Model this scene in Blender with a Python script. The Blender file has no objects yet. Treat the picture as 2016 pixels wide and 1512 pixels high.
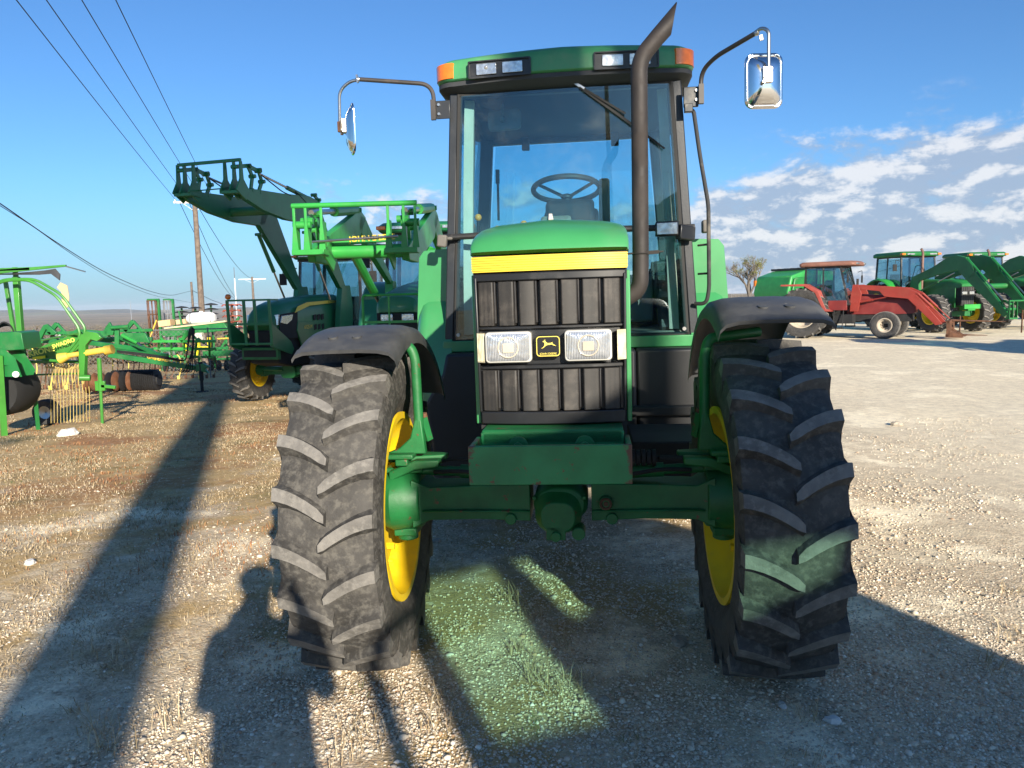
import bpy, bmesh, math, random
import numpy as np
from mathutils import Vector, Matrix, Euler
R=math.radians; sin=math.sin; cos=math.cos; PI=math.pi
scene=bpy.context.scene; C=bpy.context.scene.collection
# ---------------------------------------------------------------- camera
FPX=1514.0; PIT=R(6.35); ROL=R(1.3)
cam=bpy.data.cameras.new('camera'); camo=bpy.data.objects.new('camera',cam); C.objects.link(camo)
cam.sensor_width=36; cam.lens=FPX/2016*36; cam.clip_start=.05; cam.clip_end=9000
_f=Vector((0,cos(PIT),-sin(PIT))); _u=Vector((0,sin(PIT),cos(PIT))); _x=Vector((1,0,0))
_X=_x*cos(ROL)-_u*sin(ROL); _U=_u*cos(ROL)+_x*sin(ROL)
camo.matrix_world=Matrix(((_X.x,_U.x,-_f.x,0),(_X.y,_U.y,-_f.y,0),(_X.z,_U.z,-_f.z,1.6),(0,0,0,1)))
scene.camera=camo
# ---------------------------------------------------------------- light
SAZ=R(-18.7); SEL=R(19.0)          # the way the sunlight travels (azimuth from +Y) and the sun's height
SUNC=Vector((-sin(SAZ)*cos(SEL),-cos(SAZ)*cos(SEL),sin(SEL)))   # towards the sun
sun=bpy.data.lights.new('sun','SUN'); suno=bpy.data.objects.new('sun',sun); C.objects.link(suno)
sun.energy=5.0; sun.angle=R(.65); sun.color=(1,.90,.75)
suno.rotation_euler=SUNC.to_track_quat('Z','Y').to_euler()
w=bpy.data.worlds.new('World'); scene.world=w; w.use_nodes=True
nt=w.node_tree; nd=nt.nodes; lk=nt.links
sky=nd.new('ShaderNodeTexSky'); sky.sky_type='NISHITA'; sky.sun_disc=False
sky.sun_elevation=SEL; sky.sun_rotation=math.atan2(SUNC.x,SUNC.y); sky.air_density=1.0; sky.dust_density=.4; sky.ozone_density=2.5; sky.altitude=200
bg=nd['Background']; bg.inputs[1].default_value=.15
def N(t,nt_=None,**k):
    n=(nt_ or nt).nodes.new(t)
    for a,b in k.items(): setattr(n,a,b)
    return n
def math_(op,a,b=None,nt_=None,clamp=False):
    T=nt_ or nt; n=T.nodes.new('ShaderNodeMath'); n.operation=op; n.use_clamp=clamp
    for i,v in enumerate((a,b)):
        if v is None: continue
        if isinstance(v,(int,float)): n.inputs[i].default_value=v
        else: T.links.new(v,n.inputs[i])
    return n.outputs[0]
def mrange(v,a,b,c=0,d=1,nt_=None,smooth=True):
    T=nt_ or nt; n=T.nodes.new('ShaderNodeMapRange'); n.interpolation_type='SMOOTHSTEP' if smooth else 'LINEAR'
    T.links.new(v,n.inputs[0])
    for i,q in enumerate((a,b,c,d)): n.inputs[i+1].default_value=q
    return n.outputs[0]
def mixc(f,a,b,nt_=None,bt='MIX'):
    T=nt_ or nt; n=T.nodes.new('ShaderNodeMix'); n.data_type='RGBA'; n.blend_type=bt
    for i,v in ((0,f),(6,a),(7,b)):
        if isinstance(v,(int,float)): n.inputs[i].default_value=v
        elif isinstance(v,(tuple,list)): n.inputs[i].default_value=(*v[:3],1)
        else: T.links.new(v,n.inputs[i])
    return n.outputs[2]
# clouds: density from noise over the view direction, thicker low on the right
tc=N('ShaderNodeTexCoord'); sp=N('ShaderNodeSeparateXYZ'); lk.new(tc.outputs['Generated'],sp.inputs[0])
az=math_('ARCTAN2',sp.outputs[0],sp.outputs[1]); el=math_('ARCSINE',sp.outputs[2])
cv=N('ShaderNodeCombineXYZ'); lk.new(math_('MULTIPLY',az,10.5),cv.inputs[0]); lk.new(math_('MULTIPLY',el,19.0),cv.inputs[1]); cv.inputs[2].default_value=3.3
n1=N('ShaderNodeTexNoise'); n1.inputs['Scale'].default_value=1.25; n1.inputs['Detail'].default_value=9; n1.inputs['Roughness'].default_value=.62; n1.inputs['Distortion'].default_value=.15; lk.new(cv.outputs[0],n1.inputs[0])
cv2=N('ShaderNodeVectorMath',operation='ADD'); lk.new(cv.outputs[0],cv2.inputs[0]); cv2.inputs[1].default_value=(-.10,.22,0)
n2=N('ShaderNodeTexNoise'); n2.inputs['Scale'].default_value=1.25; n2.inputs['Detail'].default_value=9; n2.inputs['Roughness'].default_value=.62; n2.inputs['Distortion'].default_value=.15; lk.new(cv2.outputs[0],n2.inputs[0])
azr=mrange(az,R(6),R(26)); top=math_('ADD',math_('MULTIPLY',azr,R(4.8)),R(6.6))
rel=math_('DIVIDE',math_('SUBTRACT',top,el),R(6.0))                         # >0 below the cloud tops
right=math_('MULTIPLY',mrange(az,R(1),R(9)),mrange(az,R(150),R(90))); cov=math_('MULTIPLY',mrange(rel,-.35,.75),right)
lcl=math_('MULTIPLY',math_('MULTIPLY',mrange(el,R(1.5),R(4)),mrange(el,R(10.5),R(6.5))),mrange(az,R(-20),R(-7)))
lcl=math_('MULTIPLY',lcl,math_('SUBTRACT',1.0,right))
cov=math_('ADD',cov,math_('MULTIPLY',lcl,.62))
den=math_('ADD',n1.outputs[0],math_('MULTIPLY',cov,.43))
d1=mrange(den,.62,.86)
lit=mrange(math_('SUBTRACT',n1.outputs[0],n2.outputs[0]),-.04,.11)
ccol=mixc(lit,(1.40,1.75,2.30),(3.1,3.12,3.2))
skyc=mixc(1.0,sky.outputs[0],(.25,.40,.555),bt='MULTIPLY')
low=mrange(el,R(9),R(-1)); skyc2=mixc(math_('MULTIPLY',low,.62),skyc,(1.05,1.62,2.45))
d1=math_('MULTIPLY',d1,mrange(cov,.0,.14)); lk.new(mixc(math_('MULTIPLY',d1,.88),skyc2,ccol),bg.inputs[0])
scene.view_settings.view_transform='Standard'; scene.view_settings.look='None'; scene.view_settings.gamma=1.0
scene.view_settings.exposure=0.95; scene.view_settings.use_curve_mapping=False
# ---------------------------------------------------------------- helpers
def rough_(T,b,v): b.inputs['Roughness'].default_value=v
MC={}
def mat(name,col,rough=.5,metal=0,var=.12,vs=4,dust=0,dcol=(.33,.29,.23),ds=5,dlo=.5,dhi=.7,bump=0,bs=80,coat=0,rust=0,emit=None):
    if name in MC: return MC[name]
    m=bpy.data.materials.new(name); m.use_nodes=True; T=m.node_tree; b=T.nodes['Principled BSDF']
    tc=T.nodes.new('ShaderNodeTexCoord')
    def noise(s,det=5,r=.55):
        n=T.nodes.new('ShaderNodeTexNoise'); n.inputs['Scale'].default_value=s; n.inputs['Detail'].default_value=det; n.inputs['Roughness'].default_value=r
        T.links.new(tc.outputs['Object'],n.inputs[0]); return n.outputs[0]
    c=mixc(mrange(noise(vs),.3,.7,nt_=T),tuple(x*(1-var) for x in col),tuple(min(1,x*(1+var)) for x in col),T)
    ro=rough
    if dust:
        f=math_('MULTIPLY',mrange(noise(ds,8,.65),dlo,dhi,nt_=T),dust,T)
        c=mixc(f,c,dcol,T); ro=math_('ADD',math_('MULTIPLY',f,.5,T),rough,T,True)
    if rust:
        f=mrange(noise(ds*2.3,9,.7),.66-rust*.2,.70-rust*.2,nt_=T); c=mixc(f,c,(.13,.05,.025),T)
    T.links.new(c,b.inputs['Base Color'])
    if isinstance(ro,float) or isinstance(ro,int): b.inputs['Roughness'].default_value=ro
    else: T.links.new(ro,b.inputs['Roughness'])
    b.inputs['Metallic'].default_value=metal
    if coat: b.inputs['Coat Weight'].default_value=coat; b.inputs['Coat Roughness'].default_value=.12
    if bump:
        bm=T.nodes.new('ShaderNodeBump'); bm.inputs['Strength'].default_value=bump; bm.inputs['Distance'].default_value=.01
        T.links.new(noise(bs,6,.6),bm.inputs['Height']); T.links.new(bm.outputs[0],b.inputs['Normal'])
    MC[name]=m; return m
def glass(name,tint,refl=.06,rough=.0,gloss=(1,1,1),pw=3.0,amp=.7,dust=.05):
    if name in MC: return MC[name]
    m=bpy.data.materials.new(name); m.use_nodes=True; T=m.node_tree
    for n in list(T.nodes):
        if n.type!='OUTPUT_MATERIAL': T.nodes.remove(n)
    out=[n for n in T.nodes][0]
    tr=T.nodes.new('ShaderNodeBsdfTransparent'); tr.inputs[0].default_value=(*tint,1)
    gl=T.nodes.new('ShaderNodeBsdfGlossy'); gl.inputs['Roughness'].default_value=rough; gl.inputs[0].default_value=(*gloss,1)
    lw=T.nodes.new('ShaderNodeLayerWeight'); lw.inputs[0].default_value=.5
    f=math_('ADD',math_('MULTIPLY',math_('POWER',lw.outputs['Facing'],pw,T),amp,T),refl,T,True)
    mx=T.nodes.new('ShaderNodeMixShader'); T.links.new(f,mx.inputs[0]); T.links.new(tr.outputs[0],mx.inputs[1]); T.links.new(gl.outputs[0],mx.inputs[2]); 
    dn=T.nodes.new('ShaderNodeTexNoise'); dn.inputs['Scale'].default_value=3.5; dn.inputs['Detail'].default_value=8; dn.inputs['Roughness'].default_value=.7; tc=T.nodes.new('ShaderNodeTexCoord'); T.links.new(tc.outputs['Object'],dn.inputs[0])
    df=T.nodes.new('ShaderNodeBsdfDiffuse'); df.inputs[0].default_value=(.45,.42,.36,1); m2=T.nodes.new('ShaderNodeMixShader'); T.links.new(mrange(dn.outputs[0],.45,.75,.0,dust,nt_=T),m2.inputs[0]); T.links.new(mx.outputs[0],m2.inputs[1]); T.links.new(df.outputs[0],m2.inputs[2]); T.links.new(m2.outputs[0],out.inputs[0])
    MC[name]=m; return m
def rpath(pts,r,n=5):
    P=[Vector(p) for p in pts]; out=[P[0]]
    for i in range(1,len(P)-1):
        a=(P[i-1]-P[i]); b=(P[i+1]-P[i]); q=min(r,a.length*.49,b.length*.49); a.normalize(); b.normalize()
        A=P[i]+a*q; B=P[i]+b*q
        for k in range(n+1):
            t=k/n; out.append(A*(1-t)**2+P[i]*2*t*(1-t)+B*t*t)
    out.append(P[-1]); return out
class MB:
    def __init__(s): s.v=[]; s.f=[]; s.m=[]
    def add(s,vs,fs,mi=0):
        o=len(s.v); s.v+= [tuple(v) for v in vs]; s.f+=[tuple(i+o for i in f) for f in fs]; s.m+=[mi]*len(fs); return s
    def box(s,c,d,rot=(0,0,0),mi=0,tp=(1,1)):
        M=Euler(rot).to_matrix(); c=Vector(c); vs=[]
        for z in(-.5,.5):
            t=tp if z>0 else (1,1)
            for x,y in((-.5,-.5),(.5,-.5),(.5,.5),(-.5,.5)): vs.append(c+M@Vector((x*d[0]*t[0],y*d[1]*t[1],z*d[2])))
        return s.add(vs,[(3,2,1,0),(4,5,6,7),(0,1,5,4),(1,2,6,5),(2,3,7,6),(3,0,4,7)],mi)
    def bb(s,a,b,mi=0):
        return s.box([(a[i]+b[i])/2 for i in range(3)],[abs(a[i]-b[i]) for i in range(3)],mi=mi)
    def beam(s,p,q,w,h,mi=0,up=(0,0,1),w2=None,h2=None):
        p=Vector(p); q=Vector(q); d=(q-p).normalized(); u=Vector(up); sd=d.cross(u)
        if sd.length<1e-4: sd=d.cross(Vector((1,0,0)))
        sd.normalize(); u=sd.cross(d); vs=[]
        for P,W,H_ in((p,w,h),(q,w2 or w,h2 or h)):
            for a,b in((-.5,-.5),(.5,-.5),(.5,.5),(-.5,.5)): vs.append(P+sd*a*W+u*b*H_)
        return s.add(vs,[(0,1,2,3),(7,6,5,4),(4,5,1,0),(5,6,2,1),(6,7,3,2),(7,4,0,3)],mi)
    def poly(s,pts,w,h,mi=0):
        for a,b in zip(pts,pts[1:]): s.beam(a,b,w,h,mi)
        return s
    def tube(s,pts,r,n=10,mi=0,rs=None,cap=True):
        P=[Vector(p) for p in pts]; rings=[]; pu=None
        for i,p in enumerate(P):
            d=((P[i+1]-p).normalized() if i<len(P)-1 else Vector())+((p-P[i-1]).normalized() if i else Vector()); d.normalize()
            if pu is None:
                pu=Vector((0,0,1)) if abs(d.z)<.9 else Vector((1,0,0))
            u=(pu-d*pu.dot(d)).normalized(); pu=u; v=d.cross(u); q=rs[i] if rs else r
            rings.append([p+(u*cos(2*PI*k/n)+v*sin(2*PI*k/n))*q for k in range(n)])
        return s.loft(rings,cap,cap,mi)
    def cyl(s,p,q,r,r2=None,n=20,mi=0,cap=True): return s.tube([p,q],r,n,mi,rs=[r,r if r2 is None else r2],cap=cap)
    def loft(s,rings,c0=True,c1=True,mi=0,close=True):
        n=len(rings[0]); o=[]; fs=[]
        for r in rings: o+=[tuple(v) for v in r]
        for i in range(len(rings)-1):
            for k in range(n if close else n-1):
                k2=(k+1)%n; fs.append((i*n+k,i*n+k2,(i+1)*n+k2,(i+1)*n+k))
        if c0: fs.append(tuple(range(n))[::-1])
        if c1: fs.append(tuple(range((len(rings)-1)*n,len(rings)*n)))
        return s.add(o,fs,mi)
    def prism(s,poly,ax,a,b,mi=0):
        def P(u,v,w): return {'x':(w,u,v),'y':(u,w,v),'z':(u,v,w)}[ax]
        return s.loft([[P(u,v,a) for u,v in poly],[P(u,v,b) for u,v in poly]],mi=mi)
    def lathe(s,prof,c=(0,0,0),ax='x',n=40,mi=0,closed=False):
        # prof: (radius, axial); rings around the axis
        rings=[]
        for k in range(n):
            t=2*PI*k/n; ring=[]
            for r,a in prof:
                u,v=r*cos(t),r*sin(t)
                q={'x':(a,u,v),'y':(u,a,v),'z':(u,v,a)}[ax]; ring.append((q[0]+c[0],q[1]+c[1],q[2]+c[2]))
            rings.append(ring)
        m=len(prof); o=[v for r in rings for v in r]; fs=[]
        for k in range(n):
            k2=(k+1)%n
            for i in range(m if closed else m-1):
                i2=(i+1)%m; fs.append((k*m+i,k*m+i2,k2*m+i2,k2*m+i))
        return s.add(o,fs,mi)
    def ball(s,c,r,n=12,mi=0,sc=(1,1,1)):
        rings=[]
        for i in range(1,n//2+1):
            t=PI*i/(n//2+1); rings.append([(c[0]+r*sc[0]*sin(t)*cos(2*PI*k/n),c[1]+r*sc[1]*sin(t)*sin(2*PI*k/n),c[2]-r*sc[2]*cos(t)) for k in range(n)])
        return s.loft(rings,mi=mi)
    def torus(s,c,rot,R_,r,n=32,m=8,mi=0):
        M=Euler(rot).to_matrix(); c=Vector(c); rings=[]
        for k in range(n+1):
            t=2*PI*k/n; rings.append([c+M@Vector(((R_+r*cos(2*PI*j/m))*cos(t),(R_+r*cos(2*PI*j/m))*sin(t),r*sin(2*PI*j/m))) for j in range(m)])
        return s.loft(rings,False,False,mi)
    def build(s,name,mats,parent=None,bevel=0,ang=35,label=None):
        me=bpy.data.meshes.new(name); me.from_pydata(s.v,[],s.f); 
        if not isinstance(mats,(list,tuple)): mats=[mats]
        for m in mats: me.materials.append(m)
        if len(mats)>1: me.polygons.foreach_set('material_index',s.m)
        bm=bmesh.new(); bm.from_mesh(me); bmesh.ops.recalc_face_normals(bm,faces=bm.faces); bm.to_mesh(me); bm.free()
        if ang: me.shade_smooth(); me.set_sharp_from_angle(angle=R(ang))
        o=bpy.data.objects.new(name,me); C.objects.link(o)
        if parent: o.parent=parent
        if bevel:
            b=o.modifiers.new('bevel','BEVEL'); b.width=bevel; b.segments=2; b.limit_method='ANGLE'; b.angle_limit=R(40); b.harden_normals=False
        if label: o['label']=label
        return o
def empty(name,loc,rz=0,mw=None):
    o=bpy.data.objects.new(name,None); C.objects.link(o); o.empty_display_size=.2
    if mw is not None: o.matrix_world=mw
    else: o.location=loc; o.rotation_euler=(0,0,rz)
    return o
def tag(o,label=None,cat=None,group=None,kind=None):
    if label: o['label']=label
    if cat: o['category']=cat
    if group: o['group']=group
    if kind: o['kind']=kind
    return o
def kids(o): return [c for c in bpy.data.objects if c.parent==o]
def copy_tree(o,parent=None):
    c=o.copy(); C.objects.link(c); c.parent=parent
    for ch in kids(o): copy_tree(ch,c)
    return c
def rrect(w,h,r,n=5,cx=0,cy=0):
    out=[]
    for sx,sy,a0 in((1,1,0),(-1,1,90),(-1,-1,180),(1,-1,270)):
        for k in range(n+1):
            a=R(a0+90*k/n); out.append((cx+sx*(w/2-r)+r*cos(a),cy+sy*(h/2-r)+r*sin(a)))
    return out
def text(body,size,m,parent,name,loc,rot,ext=.0015,shear=0,sx=1,align='CENTER',bold=0):
    cu=bpy.data.curves.new(name,'FONT'); cu.body=body; cu.size=size; cu.extrude=ext; cu.align_x=align; cu.align_y='CENTER'; cu.shear=shear; cu.offset=bold
    t=bpy.data.objects.new('tmp',cu); C.objects.link(t); bpy.context.view_layer.update()
    me=bpy.data.meshes.new_from_object(t.evaluated_get(bpy.context.evaluated_depsgraph_get())); bpy.data.objects.remove(t)
    me.name=name; me.materials.clear(); me.materials.append(m); o=bpy.data.objects.new(name,me); C.objects.link(o)
    o.parent=parent; o.location=loc; o.rotation_euler=rot; o.scale=(sx,1,1); return o
def arcshell(mb,prof,cy,cz,a0,a1,n,th=.006,mi=0):
    """prof: (x, radius) across the sheet; swept about the x axis at (cy,cz); angle from straight up, + = forwards (-y)"""
    rings=[]
    ring=[(x,r) for x,r in prof]+[(x,r-th) for x,r in reversed(prof)]
    for k in range(n+1):
        a=R(a0+(a1-a0)*k/n); rings.append([(x,cy-r*sin(a),cz+r*cos(a)) for x,r in ring])
    mb.loft(rings,mi=mi)
# ---------------------------------------------------------------- shared materials
GREEN=mat('green_paint',(.042,.245,.082),.33,var=.12,vs=2,dust=.22,dcol=(.10,.20,.10),ds=3,coat=.35)
GREENR=mat('green_chassis_paint',(.010,.13,.035),.5,var=.2,vs=6,dust=.18,dcol=(.08,.12,.06),ds=7,rust=.22,bump=.15,bs=30)
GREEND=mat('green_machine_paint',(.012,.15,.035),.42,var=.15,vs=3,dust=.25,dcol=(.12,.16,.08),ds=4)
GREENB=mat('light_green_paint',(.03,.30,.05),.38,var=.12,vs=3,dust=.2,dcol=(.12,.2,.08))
YELLOW=mat('yellow_paint',(.85,.58,.01),.4,var=.08,vs=5,dust=.3,dcol=(.45,.34,.12),ds=6)
YSTR=mat('yellow_stripe_film',(.70,.51,.04),.35,var=.03,vs=9,coat=.3)
BLACKP=mat('black_plastic',(.022,.022,.024),.55,var=.2,vs=8,dust=.5,dcol=(.11,.10,.09),ds=4,dlo=.42,dhi=.75,bump=.1,bs=150)
BLACKG=mat('black_gloss_trim',(.012,.013,.015),.35,var=.2,dust=.3,dcol=(.07,.07,.07))
DARK=mat('dark_underbody',(.012,.013,.014),.8,var=.3,dust=.3,dcol=(.05,.045,.04))
STEEL=mat('bare_steel',(.45,.44,.42),.32,metal=1,var=.1,dust=.3,dcol=(.2,.16,.12))
CHROME=mat('chrome',(.86,.86,.87),.05,metal=1,var=.02)
ALU=mat('brushed_aluminium',(.55,.55,.55),.4,metal=1,var=.1)
EXH=mat('exhaust_steel',(.030,.026,.025),.62,metal=.35,var=.22,vs=5,dust=.5,dcol=(.065,.052,.046),ds=9,dlo=.4,dhi=.75,bump=.1,bs=60)
AMBER=mat('amber_lens',(.75,.17,.012),.25,var=.1,vs=30,coat=.5)
RUST=mat('rusty_steel',(.12,.055,.03),.85,var=.4,vs=6,dust=.4,dcol=(.2,.1,.05))
GALV=mat('galvanised_steel',(.45,.46,.47),.5,metal=.7,var=.1)
WOOD=mat('weathered_pole_wood',(.15,.115,.09),.9,var=.25,vs=5,bump=.5,bs=25)
WHITE=mat('white_plastic',(.75,.75,.74),.5,var=.04)
BEIGE=mat('beige_trim',(.62,.53,.42),.7,var=.08)
SEATM=mat('seat_cloth',(.035,.036,.04),.9,var=.2)
GLASS=glass('cab_glass',(.70,.87,.90),.055)
GLASSB=glass('window_glass',(.60,.76,.80),.10)
def rubber(name,base,dustc,amt):
    return mat(name,base,.75,var=.3,vs=7,dust=amt,dcol=dustc,ds=34,dlo=.44,dhi=.66,bump=.35,bs=70)
RUB=rubber('tyre_rubber',(.048,.045,.041),(.135,.127,.112),.7)
RUBT=rubber('lug_tread_face',(.14,.132,.12),(.22,.208,.188),.8)
RUBD=rubber('far_tyre_rubber',(.03,.03,.03),(.12,.11,.10),.6)
def tyre(parent,R_,W,rimr,N_=20,lh=.042,lw=.050,hi=True,mats=None,drop=.095,n=72,ribbed=False,name='tyre'):
    mb=MB(); rc=R_-lh; h=W/2
    prof=[(rimr-.012,-h*.66),(rimr+.01,-h*.74),(rimr+(rc-rimr)*.3,-h*.97),(rimr+(rc-rimr)*.6,-h*1.03),(rc-.055,-h*1.0),(rc-.022,-h*.95),(rc-.008,-h*.8),(rc+.0,-h*.45),(rc+.006,0)]
    prof=prof+[(r,-a) for r,a in prof[-2::-1]]+[(rimr-.012,h*.5),(rimr-.012,-h*.5)]
    mb.lathe(prof,n=n,closed=True)
    if ribbed:
        for x in(-.7,-.35,0,.35,.7): mb.lathe([(rc-.01,(x-.1)*h),(R_,(x-.08)*h),(R_,(x+.08)*h),(rc-.01,(x+.1)*h)],n=n,mi=1)
    else:
        for s in(-1,1):
            for k in range(N_):
                th=2*PI*(k+(.5 if s>0 else 0))/N_; rings=[]; steps=[-.34,-.16,0,.1,.3,.5,.7,.88,1.0] if hi else [-.2,0,.5,1]
                for t in steps:
                    if t<0: x=s*h*(1.035 if t<-.2 else 1.02); rt=R_-.014+t*(.34); rb=rt-.03; wd=lw*1.5
                    else:
                        x=s*(h*1.0-(h*1.0+.012)*t); rt=R_-.012*(abs(x)/h)**2; rb=rc-.012-(.03 if t<.05 else 0); wd=lw*(1.0-.12*t)
                    off=(drop*(max(t,0)**1.6)+(t*.02 if t<0 else 0))/R_
                    a=th+off; ch=.62 if t>.97 else 1; wt=wd/R_; q=wt*.5; qb=wt*.92
                    rings.append([(x,rb*cos(a-qb),rb*sin(a-qb)),(x,rt*cos(a-q*ch),rt*sin(a-q*ch)),(x,rt*cos(a+q*ch),rt*sin(a+q*ch)),(x,rb*cos(a+qb),rb*sin(a+qb))])
                o=len(mb.v); nf=len(mb.f); mb.loft(rings)
                j=0
                for i in range(len(rings)-1):
                    for kk in range(4):
                        if kk==1 and steps[i]>=-.2: mb.m[nf+j]=1
                        j+=1
    return mb.build(name,mats or [RUB,RUBT],parent,ang=32)
def rim(name,parent,loc,rr,w,disc,m=None,hub=None,bolts=8,n=48):
    """rim and disc, axis local x; disc: axial place of the disc"""
    m=m or YELLOW; mb=MB()
    mb.lathe([(rr+.018,-w/2),(rr+.018,-w/2+.012),(rr-.004,-w/2+.02),(rr-.02,-w*.3),(rr-.055,-w*.12),(rr-.055,w*.12),(rr-.02,w*.3),(rr-.004,w/2-.02),(rr+.018,w/2-.012),(rr+.018,w/2),(rr-.012,w/2),(rr-.03,w*.3),(rr-.07,w*.12),(rr-.07,-w*.12),(rr-.03,-w*.3),(rr-.012,-w/2)],n=n,closed=True)
    mb.lathe([(rr-.06,disc-.006),(rr*.72,disc+.05),(rr*.45,disc+.05),(0.005,disc+.05),(.005,disc+.062),(rr*.45,disc+.062),(rr*.72,disc+.062),(rr-.06,disc+.008)],n=n,closed=True)
    for k in range(bolts):
        a=2*PI*k/bolts+.2
        for s_ in (1,):
            c=(disc+.045,rr*.52*cos(a),rr*.52*sin(a)); mb.cyl((disc+.0,c[1],c[2]),(disc+.10,c[1],c[2]),.016,n=6)
    for k in range(bolts):      # clamp lugs between rim and disc
        a=2*PI*(k+.5)/bolts; c=(disc,(rr-.075)*cos(a),(rr-.075)*sin(a)); mb.box(c,(.07,.045,.045),(a,0,0)); mb.cyl((disc-.06,c[1],c[2]),(disc+.07,c[1],c[2]),.011,n=6)
    o=mb.build(name,m,parent,ang=40); o.location=loc; return o
# ---------------------------------------------------------------- ground
rng=np.random.default_rng(7)
def sst(x,a,b):
    t=np.clip((x-a)/(b-a),0,1); return t*t*(3-2*t)
def zg(x,y):
    x=np.asarray(x,float); y=np.asarray(y,float)
    L=sst(-x,.5,3.5)*.75+sst(-x,3,9)*.25
    d=.045*np.clip(y-5,0,40)+.11*np.clip(y-45,0,150)*.6+.01*np.clip(y-195,0,800)
    far=sst(y,70,220)*sst(-x,-40,60)*3
    return -L*d-far+.012*np.sin(x*1.7+y*.9)*np.sin(y*1.3-x*.6)*(1-sst(np.hypot(x,y),1,60))
def axis_pts(lo,hi,near,step,grow):
    out=[0.0]
    while out[-1]<hi: out.append(out[-1]+(step if out[-1]<near else step*(1+(out[-1]-near)*grow)))
    neg=[0.0]
    while neg[-1]>lo: neg.append(neg[-1]-(step if -neg[-1]<near else step*(1+(-neg[-1]-near)*grow)))
    return np.array(sorted(set(neg[1:]+out)))
gx=axis_pts(-4500,4500,14,.30,.35); gy=axis_pts(-200,5500,24,.30,.30)
XX,YY=np.meshgrid(gx,gy); ZZ=zg(XX,YY)
# low relief near the camera: wheel-worn hollows, clods
nr=(1-sst(np.hypot(XX,YY),8,30)); ZZ=ZZ+nr*(.008*np.sin(XX*3.1+1)*np.sin(YY*2.3)+.006*np.sin(XX*6.7+YY*5.1))*sst(np.hypot(XX-1.0,YY-3.3),.8,2.2)
nx,ny=len(gx),len(gy); me=bpy.data.meshes.new('ground')
idx=np.arange(nx*ny).reshape(ny,nx); F_=np.stack([idx[:-1,:-1],idx[:-1,1:],idx[1:,1:],idx[1:,:-1]],-1).reshape(-1,4)
def fastmesh(me,V,F,mi=None):
    k=F.shape[1]; me.vertices.add(len(V)); me.vertices.foreach_set('co',V.astype(np.float32).ravel())
    me.loops.add(F.size); me.loops.foreach_set('vertex_index',F.astype(np.int32).ravel())
    me.polygons.add(len(F)); me.polygons.foreach_set('loop_start',np.arange(0,F.size,k,dtype=np.int32)); me.polygons.foreach_set('loop_total',np.full(len(F),k,np.int32))
    if mi is not None: me.polygons.foreach_set('material_index',mi.astype(np.int32))
    me.update(calc_edges=True)
fastmesh(me,np.stack([XX,YY,ZZ],-1).reshape(-1,3),F_); me.shade_smooth()
ground=bpy.data.objects.new('ground',me); C.objects.link(ground); tag(ground,'gravel and dry grass lot running out to low scrubland','ground',kind='structure')
gm=bpy.data.materials.new('gravel_and_dry_grass'); gm.use_nodes=True; T=gm.node_tree; b=T.nodes['Principled BSDF']; b.inputs['Roughness'].default_value=.95; b.inputs['Specular IOR Level'].default_value=.2
geo=T.nodes.new('ShaderNodeNewGeometry'); sp=T.nodes.new('ShaderNodeSeparateXYZ'); T.links.new(geo.outputs['Position'],sp.inputs[0]); X_,Y_=sp.outputs[0],sp.outputs[1]
def gn(s,det=6,r=.6,off=None):
    n=T.nodes.new('ShaderNodeTexNoise'); n.inputs['Scale'].default_value=s; n.inputs['Detail'].default_value=det; n.inputs['Roughness'].default_value=r
    if off:
        a=T.nodes.new('ShaderNodeVectorMath'); a.operation='ADD'; a.inputs[1].default_value=off; T.links.new(geo.outputs['Position'],a.inputs[0]); T.links.new(a.outputs[0],n.inputs[0])
    else: T.links.new(geo.outputs['Position'],n.inputs[0])
    return n.outputs[0]
def vor(s,feat='F1'):
    n=T.nodes.new('ShaderNodeTexVoronoi'); n.inputs['Scale'].default_value=s; n.feature=feat; T.links.new(geo.outputs['Position'],n.inputs[0]); return n
v1=vor(85); v2=vor(38); hs=T.nodes.new('ShaderNodeSeparateColor'); T.links.new(v1.outputs['Color'],hs.inputs[0]); hs2=T.nodes.new('ShaderNodeSeparateColor'); T.links.new(v2.outputs['Color'],hs2.inputs[0])
cr=T.nodes.new('ShaderNodeValToRGB'); T.links.new(hs.outputs[0],cr.inputs[0])
E_=cr.color_ramp; E_.elements[0].color=(.25,.19,.13,1); E_.elements[1].color=(.82,.73,.57,1)
for p,c in((.25,(.42,.33,.23,1)),(.5,(.52,.44,.33,1)),(.75,(.64,.54,.39,1)),(.9,(.46,.29,.18,1))):
    e=E_.elements.new(p); e.color=c
dirt=mixc(gn(1.3),(.46,.385,.27),(.70,.61,.46),T)
grav=mixc(mrange(gn(2.2,7,.65,(3,7,1)),.36,.6,.25,.95,T),dirt,cr.outputs[0],T)
fine=mixc(mrange(gn(1.1,8,.7,(9,2,4)),.50,.64,nt_=T),grav,(.92,.82,.62),T)
grav=mixc(mrange(X_,1.0,6.0,0,.6,T),fine,(.90,.82,.63),T)
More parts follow.
